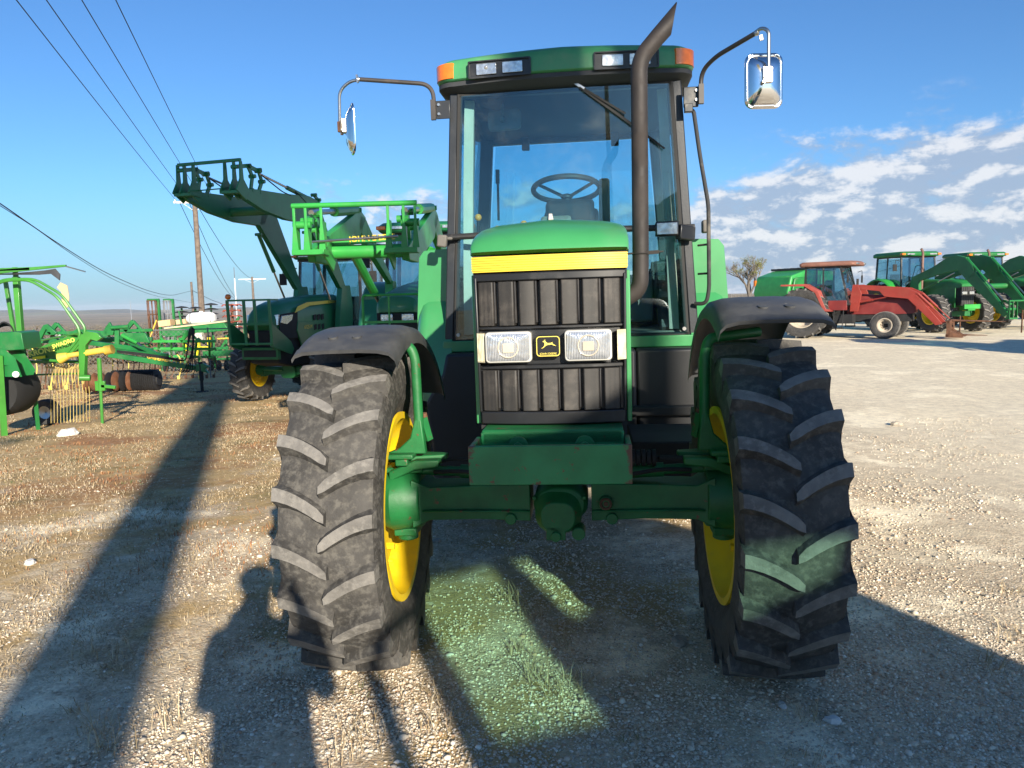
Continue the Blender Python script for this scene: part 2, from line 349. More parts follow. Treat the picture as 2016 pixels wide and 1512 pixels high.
# dry grass on the left, reddish low growth further out
gw=math_('ADD',gn(.75,8,.62,(5,1,2)),math_('ADD',mrange(X_,-.5,-5,0,.13,T),mrange(Y_,3,10,-.06,.09,T),T),T)
gw=math_('SUBTRACT',gw,mrange(X_,0,3,0,.3,T),T)
gf=mrange(gw,.465,.57,nt_=T)
straw=mixc(gn(5,8,.7),(.30,.205,.09),(.60,.44,.22),T)
straw=mixc(math_('MULTIPLY',mrange(gn(.55,6,.6,(2,9,3)),.50,.62,nt_=T),mrange(Y_,4,8,0,.75,T),T),straw,(.34,.14,.055),T)
straw=mixc(math_('MULTIPLY',mrange(gn(.9,6,.6,(12,4,8)),.55,.65,nt_=T),.6,T),straw,(.12,.13,.035),T)
col=mixc(gf,grav,mixc(mrange(gn(14,6,.7,(1,1,8)),.50,.68,.03,.65,T),straw,grav,T),T)
# far scrubland
ff=math_('MULTIPLY',mrange(Y_,45,75,nt_=T),1.0,T)
scr=mixc(mrange(gn(.05,8,.7),.35,.65,nt_=T),(.18,.135,.08),(.38,.29,.175),T)
scr=mixc(mrange(gn(.004,5,.6),.45,.6,nt_=T),scr,(.17,.14,.085),T)
col=mixc(1.0,col,mixc(mrange(gn(7,10,.82,(4,4,1)),.33,.67,nt_=T),(.82,.79,.75),(1.20,1.17,1.10),T),T,'MULTIPLY'); col=mixc(ff,col,scr,T)
T.links.new(col,b.inputs['Base Color'])
bmp=T.nodes.new('ShaderNodeBump'); bmp.inputs['Strength'].default_value=.38; bmp.inputs['Distance'].default_value=.018
hgt=math_('ADD',math_('MULTIPLY',math_('SUBTRACT',1,v1.outputs['Distance'],T),.5,T),math_('ADD',math_('MULTIPLY',math_('SUBTRACT',1,v2.outputs['Distance'],T),.35,T),math_('MULTIPLY',gn(18,8,.7),.8,T),T),T)
T.links.new(hgt,bmp.inputs['Height']); T.links.new(bmp.outputs[0],b.inputs['Normal']); me.materials.append(gm)

# loose gravel: individual small stones, one mesh
def smat(name,cols,rough=.9):
    m=bpy.data.materials.new(name); m.use_nodes=True; T=m.node_tree; b=T.nodes['Principled BSDF']; b.inputs['Roughness'].default_value=rough
    g=T.nodes.new('ShaderNodeNewGeometry'); cr=T.nodes.new('ShaderNodeValToRGB'); T.links.new(g.outputs['Random Per Island'],cr.inputs[0]); e=cr.color_ramp
    e.elements[0].color=(*cols[0],1); e.elements[1].color=(*cols[-1],1)
    for i,c in enumerate(cols[1:-1]): q=e.elements.new((i+1)/(len(cols)-1)); q.color=(*c,1)
    T.links.new(cr.outputs[0],b.inputs['Base Color']); return m
STONE=smat('gravel_stone',[(.32,.26,.19),(.58,.50,.38),(.48,.43,.35),(.70,.61,.47),(.42,.28,.18),(.76,.68,.54),(.60,.52,.40),(.88,.83,.72)])
t_=(1+5**.5)/2; ico=np.array([(-1,t_,0),(1,t_,0),(-1,-t_,0),(1,-t_,0),(0,-1,t_),(0,1,t_),(0,-1,-t_),(0,1,-t_),(t_,0,-1),(t_,0,1),(-t_,0,-1),(-t_,0,1)])/1.9
icf=np.array([(0,11,5),(0,5,1),(0,1,7),(0,7,10),(0,10,11),(1,5,9),(5,11,4),(11,10,2),(10,7,6),(7,1,8),(3,9,4),(3,4,2),(3,2,6),(3,6,8),(3,8,9),(4,9,5),(2,4,11),(6,2,10),(8,6,7),(9,8,1)])
def stones(name,n,xf,size,label):
    x,y=xf(n); n=len(x); s=size(n,y); a=rng.uniform(0,2*PI,n)
    k_=len(ico); V=ico[None]*(1+rng.uniform(-.28,.28,(n,k_,3))); V=V*(np.stack([rng.uniform(.7,1.35,n),rng.uniform(.6,1.0,n),rng.uniform(.4,.8,n)],-1)*s[:,None])[:,None]
    ca,sa=np.cos(a)[:,None],np.sin(a)[:,None]; Vx=V[...,0]*ca-V[...,1]*sa; Vy=V[...,0]*sa+V[...,1]*ca
    V=np.stack([Vx+x[:,None],Vy+y[:,None],V[...,2]+(zg(x,y)+s*.16)[:,None]],-1).reshape(-1,3)
    F=(icf[None]+k_*np.arange(n)[:,None,None]).reshape(-1,3); me=bpy.data.meshes.new(name); fastmesh(me,V,F); me.materials.append(STONE)
    o=bpy.data.objects.new(name,me); C.objects.link(o); tag(o,label,'gravel',kind='stuff'); return o
def vnoise(x,y,s=1.0,ph=0):
    return (np.sin(x*1.9*s+ph)*np.sin(y*1.6*s+1.3*ph)+.6*np.sin(x*4.3*s+2+ph)*np.sin(y*3.7*s)+.35*np.sin(x*9.1*s+y*7.7*s+ph))/1.95
def near_pts(n):
    # even density in the picture: depth drawn so that nearer ground gets more
    u=rng.uniform(0,1,n); y=1.9/(1-u*.80); x=rng.uniform(-.78,.78,n)*(y+.3)
    g=sst(-x,.2,3)*.5+sst(y,3,6)*.2*(x<0); keep=(rng.uniform(0,1,n)>g)&(vnoise(x,y,1.1)+rng.uniform(-.6,.6,n)>-.45+.3*(x<0))
    return x[keep],y[keep]
stones('gravel',14000,near_pts,lambda n,y:np.clip(rng.lognormal(-5.0,.35,n),.004,.016)*(1+.04*y),'larger loose stones scattered over the lot')
ico=np.array([(1,0,0),(-1,0,0),(0,1,0),(0,-1,0),(0,0,1),(0,0,-1)],float)*1.15; icf=np.array([(0,2,4),(2,1,4),(1,3,4),(3,0,4),(2,0,5),(1,2,5),(3,1,5),(0,3,5)])
stones('fine_gravel',150000,near_pts,lambda n,y:np.clip(rng.lognormal(-5.50,.32,n),.0018,.010)*(1+.045*y),'fine gravel covering the lot between the larger stones')
# grass blades: tufts of bent dry straw, and some green
def grassmat(name,cols): return smat(name,cols,.8)
def blades(name,cx,cy,per,h,spread,m,label,wd=.0022,bend=.5,kind='stuff',cat='grass'):
    n=len(cx)*per; x=np.repeat(cx,per)+rng.normal(0,1,n)*np.repeat(spread,per); y=np.repeat(cy,per)+rng.normal(0,1,n)*np.repeat(spread,per)
    hh=np.repeat(h,per)*rng.uniform(.45,1.15,n); a=rng.uniform(0,2*PI,n); ln=hh*rng.uniform(.2,1.3,n)*bend; z=zg(x,y)-.003
    wn=wd*(.8+.22*np.hypot(x,y)); dx,dy=np.cos(a),np.sin(a); px,py=-dy*wn,dx*wn
    P=lambda t,q,ww:np.stack([x+dx*ln*q+px*ww,y+dy*ln*q+py*ww,z+hh*t],-1)
    V=np.stack([P(0,0,-1),P(0,0,1),P(.6,.35,.8),P(.6,.35,-.8),P(.95,1.0,0)],1).reshape(-1,3)
    k=5*np.arange(n)[:,None]; F=np.concatenate([k+np.array([0,1,2]),k+np.array([0,2,3]),k+np.array([3,2,4])]).astype(int)
    me=bpy.data.meshes.new(name); fastmesh(me,V,F); me.materials.append(m); o=bpy.data.objects.new(name,me); C.objects.link(o); tag(o,label,cat,kind=kind); return o
STRAW=grassmat('dry_grass_blade',[(.27,.20,.10),(.46,.36,.22),(.36,.27,.15),(.56,.47,.31),(.33,.22,.13)])
REDG=grassmat('reddish_dry_growth',[(.22,.085,.035),(.34,.15,.06),(.40,.25,.12),(.24,.12,.05)])
GRG=grassmat('green_grass_blade',[(.05,.09,.02),(.10,.14,.035),(.16,.17,.06),(.08,.11,.03)])
def field(n,y0,y1,xr,thr,ph,s=.8):
    y=y0+(y1-y0)*rng.uniform(0,1,n)**1.3; x=xr[0]*(y+.5)+(xr[1]-xr[0])*(y+.5)*rng.uniform(0,1,n)
    k=(vnoise(x,y,s,ph)+rng.uniform(-.35,.35,n)+.25*sst(-x,0,4)>thr); return x[k],y[k]
x,y=field(17000,3.2,26,(-.82,-.06),.10,.7); k=(np.hypot(x+.9,y-3.3)>.5); x,y=x[k],y[k]
blades('dry_grass',x,y,13,rng.uniform(.008,.034,len(x)),rng.uniform(.05,.16,len(x)),STRAW,'matted dry straw grass on the left of the lot',wd=.0012,bend=1.8)
x,y=field(1500,4.5,22,(-.7,-.15),.5,2.9,.5); blades('red_grass',x,y,14,rng.uniform(.02,.05,len(x)),rng.uniform(.04,.12,len(x)),REDG,'low reddish brown growth among the dry grass',wd=.0013,bend=.9)
x,y=field(420,1.9,9,(-.75,.35),.45,4.4,1.3); blades('green_grass',x,y,16,rng.uniform(.012,.035,len(x)),rng.uniform(.02,.055,len(x)),GRG,'small green weeds between the stones',wd=.0010,bend=1.1)
# straw tufts in the sunlit strips in front of the tractor
tu=[(-.62,2.75),(-.55,2.62),(-.34,2.72),(-.30,2.95),(-.25,2.8),(-.42,3.0),(-.7,2.45),(.05,3.1),(.14,2.95),(.25,3.05),(.0,3.35),(.1,3.75),(-.02,3.9),(.2,3.4),(-1.75,2.9),(-1.6,2.75),(-1.5,2.62),(-1.35,2.8),(1.1,2.75),(.95,2.5),(2.0,3.1),(2.3,3.4),(2.6,3.9),(-1.9,3.4),(-1.1,2.55),(.4,2.6)]
tu=np.array(tu); blades('straw_tuft',tu[:,0],tu[:,1],34,rng.uniform(.05,.11,len(tu)),rng.uniform(.03,.06,len(tu)),STRAW,'straw tufts sprouting from the gravel in front of the front tyres',wd=.0011,bend=1.3)
x,y=near_pts(5200); k=vnoise(x,y,.8,1.7)+rng.uniform(-.5,.5,len(x))>.05; x,y=x[k],y[k]
blades('straw_litter',x,y,2,rng.uniform(.004,.010,len(x)),rng.uniform(.03,.12,len(x)),STRAW,'loose broken straws lying flat on the gravel',wd=.0010,bend=11)
# single larger stones seen in the photograph
def rock(px_,s,label,m=None,seed=0,flat=.55):
    r_=random.Random(seed); mb=MB(); mb.ball((0,0,0),s,10); bpy_v=[Vector(v) for v in mb.v]
    mb.v=[tuple(v*(1+r_.uniform(-.16,.16))*1.0) for v in bpy_v]; mb.v=[(v[0]*1.25,v[1]*.85,v[2]*flat) for v in mb.v]
    o=mb.build('rock',m or ROCK,None,ang=0); o.location=(px_[0],px_[1],float(zg(*px_))+s*flat*.35); o.rotation_euler=(0,0,r_.uniform(0,3)); tag(o,label,'rock'); return o
ROCK=mat('pale_rock',(.34,.30,.24),.9,var=.2,vs=20,bump=.4,bs=40); ROCKW=mat('white_rock',(.62,.60,.56),.9,var=.12,vs=12,bump=.3,bs=40)
# ---------------------------------------------------------------- land beyond: scrub
SCR=smat('bare_scrub',[(.09,.07,.045),(.16,.12,.08),(.12,.10,.055),(.22,.165,.11),(.12,.125,.06)],.95)
n=5200; yy=62+rng.uniform(0,1,n)**2.4*900; xx=-(rng.uniform(-.02,.85,n))*yy; sz=rng.uniform(.6,1.9,n)*(1+yy/600)
per=60; m_=n*per; cx=np.repeat(xx,per)+rng.normal(0,1,m_)*np.repeat(sz,per)*.9; cy=np.repeat(yy,per)+rng.normal(0,1,m_)*np.repeat(sz,per)*.9; cz=zg(np.repeat(xx,per),np.repeat(yy,per))+np.abs(rng.normal(.5,.35,m_))*np.repeat(sz,per)
q=np.repeat(sz,per)*.10; V=(np.stack([cx,cy,cz],-1)[:,None]+rng.normal(0,1,(m_,3,3))*q[:,None,None]).reshape(-1,3)
me=bpy.data.meshes.new('scrub'); fastmesh(me,V,np.arange(3*m_).reshape(-1,3)); me.materials.append(SCR); o=bpy.data.objects.new('scrub',me); C.objects.link(o); tag(o,'bare brown brush covering the low land beyond the fence','scrub',kind='stuff')
HAZY=mat('distant_wooded_ridge',(.07,.075,.05),1,var=.15,vs=.01)
mb=MB(); rr=random.Random(3); pts=[]
xs=[-3600+i*60 for i in range(62)]
hh=[-14+9*sin(i*.31)+6*sin(i*.83+1)+rr.uniform(-1,1) for i in range(62)]
mb.loft([[(x,3000,-70) for x in xs],[(x,3100,h) for x,h in zip(xs,hh)],[(x,3500,h+2) for x,h in zip(xs,hh)],[(x,3700,-70) for x in xs]],False,False,close=False)
o=mb.build('hills',HAZY,ang=0); tag(o,'low far wooded ridge on the horizon','hills',kind='structure')
def farhouse(x,y,w_,label,rc):
    z=float(zg(x,y)); t=empty('farmhouse',(x,y,z)); tag(t,label,'house')
    mb=MB(); mb.bb((-w_/2,-3,-1),(w_/2,3,2.8)); mb.build('wall',mat('far_white_wall',(.78,.77,.74),.8),t)
    mb=MB(); mb.prism([(-3.6,2.8),(3.6,2.8),(0,5.0)],'x',-w_/2-.4,w_/2+.4); mb.build('roof',mat('far_roof_%d'%rc,(.55,.54,.52) if rc else (.30,.27,.25),.8),t)
    mb=MB(); mb.bb((-.5,-3.05,0),(.5,-3.0,2.0)); mb.build('door',DARK,t)
    for sx in(-w_*.3,w_*.3): mb=MB(); mb.bb((sx-.6,-3.06,1),(sx+.6,-3.0,2)); mb.build('window',GLASSB,t)
farhouse(-232,405,13,'white house far out in the brown scrub, the one nearer the large utility pole',1)
farhouse(-345,470,16,'white house far out in the scrub, left of the other one',1)
farhouse(-150,330,11,'white shed roof just above the planter in the distance',0)
# ---------------------------------------------------------------- the tractor in front
YAW=R(6.05); TIL=R(.6); s_,c_=sin(YAW),cos(YAW)
ex=Vector((c_*cos(TIL),-s_*cos(TIL),sin(TIL))); ey=Vector((s_,c_,0)); ez=Vector((-c_*sin(TIL),s_*sin(TIL),cos(TIL)))
M0=Matrix.Identity(4)
for i,v in enumerate((ex,ey,ez)):
    for j in range(3): M0[j][i]=v[j]
M0[0][3],M0[1][3],M0[2][3]=.213,3.283,.0
T0=empty('tractor',(0,0,0),mw=M0); tag(T0,'large green tractor with yellow wheels and upright exhaust facing the camera','tractor')
def superring(w,zb,zt,y,n=28,e=4.5,yb=0,cr=0):
    out=[]
    for k in range(n+1):
        a=PI*k/n; cx=-cos(a); sx=sin(a)
        x=w*math.copysign(abs(cx)**(2/e),cx); z=zb+(zt-zb-cr*(x/w)**2)*abs(sx)**(2/e); out.append((x,y+yb*(abs(x)/w)**2,z))
    return out
# hood
mb=MB(); H_=[(.279,1.762,1.770,-.560,.05),(.284,1.760,1.800,-.548,.05),(.286,1.758,1.842,-.485,.045),(.287,1.757,1.872,-.41,.035),(.289,1.756,1.893,-.32,.02),(.292,1.755,1.906,-.2,0),(.305,1.75,1.918,.1,0),(.33,1.745,1.93,.8,0),(.36,1.74,1.935,1.66,0)]
mb.loft([superring(w,zb,zt,y,e=11,yb=yb,cr=.030*min(1,max(0,(y+.56)*5))) for w,zb,zt,y,yb in H_])
hood=mb.build('hood',GREEN,T0,ang=50)
mb=MB(); mb.box((-.008,-.18,1.915),(.022,.03,.03),rot=(0,0,.3),tp=(.6,.6)); mb.build('hood_latch',mat('dull_latch',(.16,.16,.16),.5,metal=.5),T0)
mb=MB(); mb.bb((-.276,-.50,1.66),(.276,1.6,1.757)); mb.bb((-.268,-.49,.98),(.268,1.6,1.66)); mb.build('engine_bay',DARK,T0)
for sg in(-1,1):
    mb=MB(); mb.prism([(-.47,1.14),(1.6,.98),(1.6,1.75),(-.47,1.69)],'x',sg*.270,sg*.288)
    mb.beam((sg*.286,-.40,1.2),(sg*.286,-.40,1.66),.05,.008); mb.build('side_panel',GREEN,T0,bevel=.004)
# yellow stripe
def bowed(w,z0,z1,y,bow,n=16,back=.06,wb=None):
    """front strip with a slightly bowed plan; returns closed ring pts (x,y)"""
    out=[(-w,y+back+bow)]+[(w*(-1+2*k/n),y+bow*(abs(-1+2*k/n))**2.5) for k in range(n+1)]+[(w,y+back+bow)]
    return out
mb=MB(); mb.prism(bowed(.277,0,0,-.548,.035,back=.35),'z',1.697,1.752)
for k in range(6):
    z=1.703+k*.0086; mb.prism(bowed(.279,0,0,-.551,.035,back=.30),'z',z,z+.0055)
mb.build('yellow_stripe',YSTR,T0,ang=30)
# grille surround
mb=MB(); mb.prism(bowed(.272,0,0,-.545,.035,back=.25),'z',1.664,1.692); mb.prism(bowed(.270,0,0,-.538,.035,back=.1),'z',1.490,1.502)
mb.prism(bowed(.266,0,0,-.540,.035,back=.1),'z',1.346,1.362); mb.prism(bowed(.262,0,0,-.548,.035,back=.2),'z',1.146,1.192)
mb.prism(bowed(.268,0,0,-.520,.035,back=.1),'z',1.36,1.492); mb.bb((-.262,-.50,1.19),(.262,-.4,1.35)); mb.bb((-.266,-.495,1.5),(.266,-.4,1.67))
for sg in(-1,1): mb.beam((sg*.262,-.50,1.19),(sg*.267,-.50,1.68),.04,.010)
mb.build('grille_surround',BLACKG,T0,bevel=.004)
GRM=bpy.data.materials.new('perforated_grille'); GRM.use_nodes=True; T=GRM.node_tree; b=T.nodes['Principled BSDF']; b.inputs['Roughness'].default_value=.6
tc=T.nodes.new('ShaderNodeTexCoord'); vo=T.nodes.new('ShaderNodeTexVoronoi'); vo.inputs['Scale'].default_value=210; vo.inputs['Randomness'].default_value=.15; T.links.new(tc.outputs['Object'],vo.inputs[0])
nz=T.nodes.new('ShaderNodeTexNoise'); nz.inputs['Scale'].default_value=9; nz.inputs['Detail'].default_value=8; nz.inputs['Roughness'].default_value=.7; T.links.new(tc.outputs['Object'],nz.inputs[0])
base=mixc(mrange(nz.outputs[0],.45,.7,nt_=T),(.022,.020,.018),(.065,.057,.049),T)
T.links.new(mixc(mrange(vo.outputs['Distance'],.25,.45,nt_=T),(.006,.006,.006),base,T),b.inputs['Base Color'])
def gpanels(z0,z1,name,half):
    mb=MB(); n=7; pitch=(2*half)/n
    for k in range(n):
        xa=-half+k*pitch; xb=xa+pitch*.74; ym=lambda x:-.548+.035*(abs(x)/.27)**2.5
        pr=[(xa+.003,ym(xa)+.05),(xa+.003,ym(xa)+.008),(xa+.006,ym(xa)+.002),(xb,ym(xb)+.002),(xb+.005,ym(xb)+.005),(xb+.013,ym(xb)+.05)]
        mb.prism(pr,'z',z0,z1)
        f0=len(mb.f)
        if k<n-1: mb.prism([(xb+.004,ym(xb)+.014),(xb+.010,ym(xb)+.006),(xb+.013,ym(xb)+.012),(xb+.013,ym(xb)+.05),(xb+.004,ym(xb)+.05)],'z',z0+.008,z1,mi=1)
    return mb.build(name,[GRM,BLACKP],T0,bevel=.003)
gpanels(1.504,1.662,'upper_grille',.263); gpanels(1.194,1.344,'lower_grille',.258)
# headlights
LENS=bpy.data.materials.new('headlight_lens'); LENS.use_nodes=True; T=LENS.node_tree; b=T.nodes['Principled BSDF']; b.inputs['Roughness'].default_value=.12; b.inputs['Metallic'].default_value=.55; b.inputs['Coat Weight'].default_value=1
tc=T.nodes.new('ShaderNodeTexCoord'); wv=T.nodes.new('ShaderNodeTexWave'); wv.inputs['Scale'].default_value=55; wv.inputs['Distortion'].default_value=1.5; T.links.new(tc.outputs['Object'],wv.inputs[0])
nz=T.nodes.new('ShaderNodeTexNoise'); nz.inputs['Scale'].default_value=38; nz.inputs['Detail'].default_value=3; T.links.new(tc.outputs['Object'],nz.inputs[0])
T.links.new(mixc(nz.outputs[0],(.32,.36,.42),(.82,.84,.86),T),b.inputs['Base Color'])
bp=T.nodes.new('ShaderNodeBump'); bp.inputs['Strength'].default_value=.7; bp.inputs['Distance'].default_value=.004; T.links.new(math_('ADD',wv.outputs[0],nz.outputs[0],T),bp.inputs['Height']); T.links.new(bp.outputs[0],b.inputs['Normal'])
AMBC=mat('clear_amber_marker',(.62,.56,.38),.25,var=.25,vs=25,coat=.6)
def rrlens(mb,cx,cz,w,h,r,y0,y1,mi=0,yaw=0):
    mb.loft([[(cx+x,y0+yaw*x,cz+z) for x,z in rrect(w,h,r)],[(cx+x,y1+yaw*x,cz+z) for x,z in rrect(w,h,r)]],mi=mi)
for sg,cx in((-1,-.1495),(1,.134)):
    cz=1.4285; hl=None; mb=MB(); rrlens(mb,cx,cz,.166,.110,.014,-.566,-.52)
    hl=mb.build('headlight',mat('headlight_bezel',(.62,.61,.56),.35,metal=.4,var=.1),T0,bevel=.003)
    mb=MB(); o_=rrect(.152,.096,.012); rings=[]
    for q,yy in((1,-.567),(1,-.570),(.8,-.5745),(.5,-.577),(.05,-.578)): rings.append([(cx+x*q,yy,cz+z*q) for x,z in o_])
    mb.loft(rings,False,True); mb.build('lens',LENS,hl,ang=60)
    mb=MB(); rrlens(mb,cx,cz-.002,.040,.034,.004,-.582,-.575); mb.torus((cx,-.577,cz),(PI/2,0,0),.036,.0035,24,6); mb.build('bulb_shade',mat('bulb_amber_glass',(.50,.45,.36),.2,coat=1,var=.2),hl,bevel=.002)
for sg in(-1,1):
    mb=MB(); mb.loft([[(sg*.2365,-.549,1.374+z*1) for z in(0,.106)]+[(sg*.2365,-.52,1.48),(sg*.2365,-.52,1.374)],[(sg*.268,-.520,1.374),(sg*.268,-.520,1.480),(sg*.268,-.48,1.48),(sg*.268,-.48,1.374)]])
    for k in range(5): mb.beam((sg*(.2395+.006*k),-.547+.0056*k,1.378),(sg*(.2395+.006*k),-.547+.0056*k,1.476),.0025,.006)
    mb.build('marker_lens',AMBC,T0)
# emblem with leaping deer
EMY=mat('emblem_yellow',(.80,.66,.12),.35,var=.03); EMK=mat('emblem_black',(.012,.012,.013),.3,var=0)
mb=MB(); rrlens(mb,-.008,1.4285,.090,.078,.014,-.560,-.53); em=mb.build('emblem',EMK,T0,bevel=.002)
mb=MB(); a=rrect(.083,.071,.012); b_=rrect(.078,.066,.010)
mb.loft([[(-.008+x,-.5600,1.4285+z) for x,z in a],[(-.008+x,-.5625,1.4285+z) for x,z in a],[(-.008+x,-.5625,1.4285+z) for x,z in b_],[(-.008+x,-.5600,1.4285+z) for x,z in b_]],False,False); mb.build('emblem_border',EMY,em)
deer=[(-22,-14),(-13,-8),(-9,-2),(-8,4),(-10,9),(-15,11),(-14,14),(-10,14),(-9,20),(-8,14),(-6,21),(-6,14),(-3,10),(2,6),(10,6),(17,7),(20,10),(20,4),(26,0),(34,-5),(24,-3),(17,1),(10,0),(2,-1),(-4,-3),(-9,-8),(-15,-12)]
mb=MB(); mb.loft([[(-.012+x*.00098,yy,1.434+z*.00098) for x,z in deer] for yy in(-.5603,-.5622)]); mb.build('emblem_deer',EMY,em,ang=0)
text('JOHN DEERE',.0105,EMY,em,'emblem_lettering',(-.008,-.5612,1.4015),(PI/2,0,0),ext=.0008,sx=1.0)
# front frame and weight bracket
mb=MB(); mb.bb((-.20,-.55,1.0),(.20,.15,1.12)); mb.bb((-.20,.15,.82),(.20,1.7,1.12)); mb.bb((-.25,-.62,1.085),(.25,-.40,1.140)); mb.build('front_frame',GREENR,T0,bevel=.008)
mb=MB(); t=.016
mb.bb((-.270,-.80,.985),(.270,-.80+t,1.117)); mb.bb((-.270,-.80+t+.001,.985),(-.270+t,-.60,1.114)); mb.bb((.270-t,-.80+t+.001,.985),(.270,-.60,1.114))
mb.bb((-.252,-.62,.985),(.252,-.603,1.130)); mb.bb((-.252,-.782,.985),(.252,-.622,.997)); mb.bb((-.25,-.665,1.0),(.25,-.65,1.075))
mb.build('weight_bracket',mat('bracket_paint',(.014,.19,.06),.38,var=.18,vs=7,dust=.15,dcol=(.06,.15,.07),ds=9,rust=.25,bump=.12,bs=60),T0,bevel=.003)
for x in(-.115,.115):
    mb=MB(); mb.cyl((x,-.669,1.09),(x,-.655,1.09),.034,n=20); mb.cyl((x,-.685,1.09),(x,-.67,1.09),.017,n=6); mb.build('bracket_bolt',GREENR,T0,bevel=.002)
bm_=MC['bracket_paint']; T=bm_.node_tree; b=T.nodes['Principled BSDF']; src=b.inputs['Base Color'].links[0].from_socket
tc=T.nodes.new('ShaderNodeTexCoord'); sx=T.nodes.new('ShaderNodeSeparateXYZ'); T.links.new(tc.outputs['Object'],sx.inputs[0]); nz=T.nodes.new('ShaderNodeTexNoise'); nz.inputs['Scale'].default_value=16; nz.inputs['Detail'].default_value=8; nz.inputs['Roughness'].default_value=.7; T.links.new(tc.outputs['Object'],nz.inputs[0])
ed=mrange(math_('ABSOLUTE',sx.outputs[0],None,T),.215,.275,nt_=T); f=mrange(math_('ADD',nz.outputs[0],math_('MULTIPLY',ed,.22,T),T),.66,.74,nt_=T)
T.links.new(mixc(f,src,(.11,.045,.028),T),b.inputs['Base Color'])
# front axle
mb=MB()
for sg in(-1,1):
    mb.loft([[(sg*.13,-.10,.655),(sg*.13,-.10,.815),(sg*.13,.10,.815),(sg*.13,.10,.655)],[(sg*.35,-.085,.66),(sg*.35,-.085,.808),(sg*.35,.085,.808),(sg*.35,.085,.66)],[(sg*.57,-.085,.655),(sg*.57,-.085,.80),(sg*.57,.085,.80),(sg*.57,.085,.655)],[(sg*.64,-.12,.63),(sg*.64,-.12,.84),(sg*.64,.12,.84),(sg*.64,.12,.63)]])
    mb.beam((sg*.13,-.096,.70),(sg*.60,-.096,.70),.03,.008)
    mb.cyl((sg*.19,-.125,.735),(sg*.19,-.09,.735),.030,n=18) if sg>0 else None
    mb.cyl((sg*.215,-.11,.665),(sg*.215,-.07,.665),.025,n=12)
mb.loft([[(x*.115*q,y,.732+z*.082*q) for x,z in rrect(2,2,.9,7)] for q,y in((.55,-.125),(.85,-.115),(1,-.09),(1,.12))])
mb.loft([[(x*.07-.01,-.17,.69+z*.062) for x,z in rrect(2,2,.8,6)],[(x*.10-.01,-.11,.70+z*.095) for x,z in rrect(2,2,.8,6)]])
mb.bb((-.06,-.17,.592),(.02,-.10,.65)); mb.cyl((-.02,-.185,.610),(-.02,-.165,.610),.022,n=14); mb.cyl((.075,-.19,.625),(.075,-.1,.625),.028,n=14)
for x in(-.11,-.06,.05,.10): mb.cyl((x,-.125,.76),(x,-.10,.76),.010,n=6)
mb.build('front_axle',GREENR,T0,bevel=.006)
for sg in(-1,1):
    mb=MB(); mb.tube(rpath([(sg*.10,-.02,.87),(sg*.25,-.10,.845),(sg*.42,-.09,.875),(sg*.55,-.05,.86)],.08,5),.009,n=8); mb.build('hydraulic_hose',DARK,T0)
    mb=MB(); mb.tube(rpath([(sg*.12,.02,.90),(sg*.30,-.02,.90),(sg*.47,.0,.91),(sg*.56,.02,.885)],.08,5),.007,n=8); mb.build('hydraulic_hose',DARK,T0)
mb=MB(); mb.torus((.19,-.126,.735),(PI/2,0,0),.021,.006,20,6); mb.cyl((.19,-.129,.735),(.19,-.12,.735),.010,n=8); mb.build('filler_plug',RUST,T0)
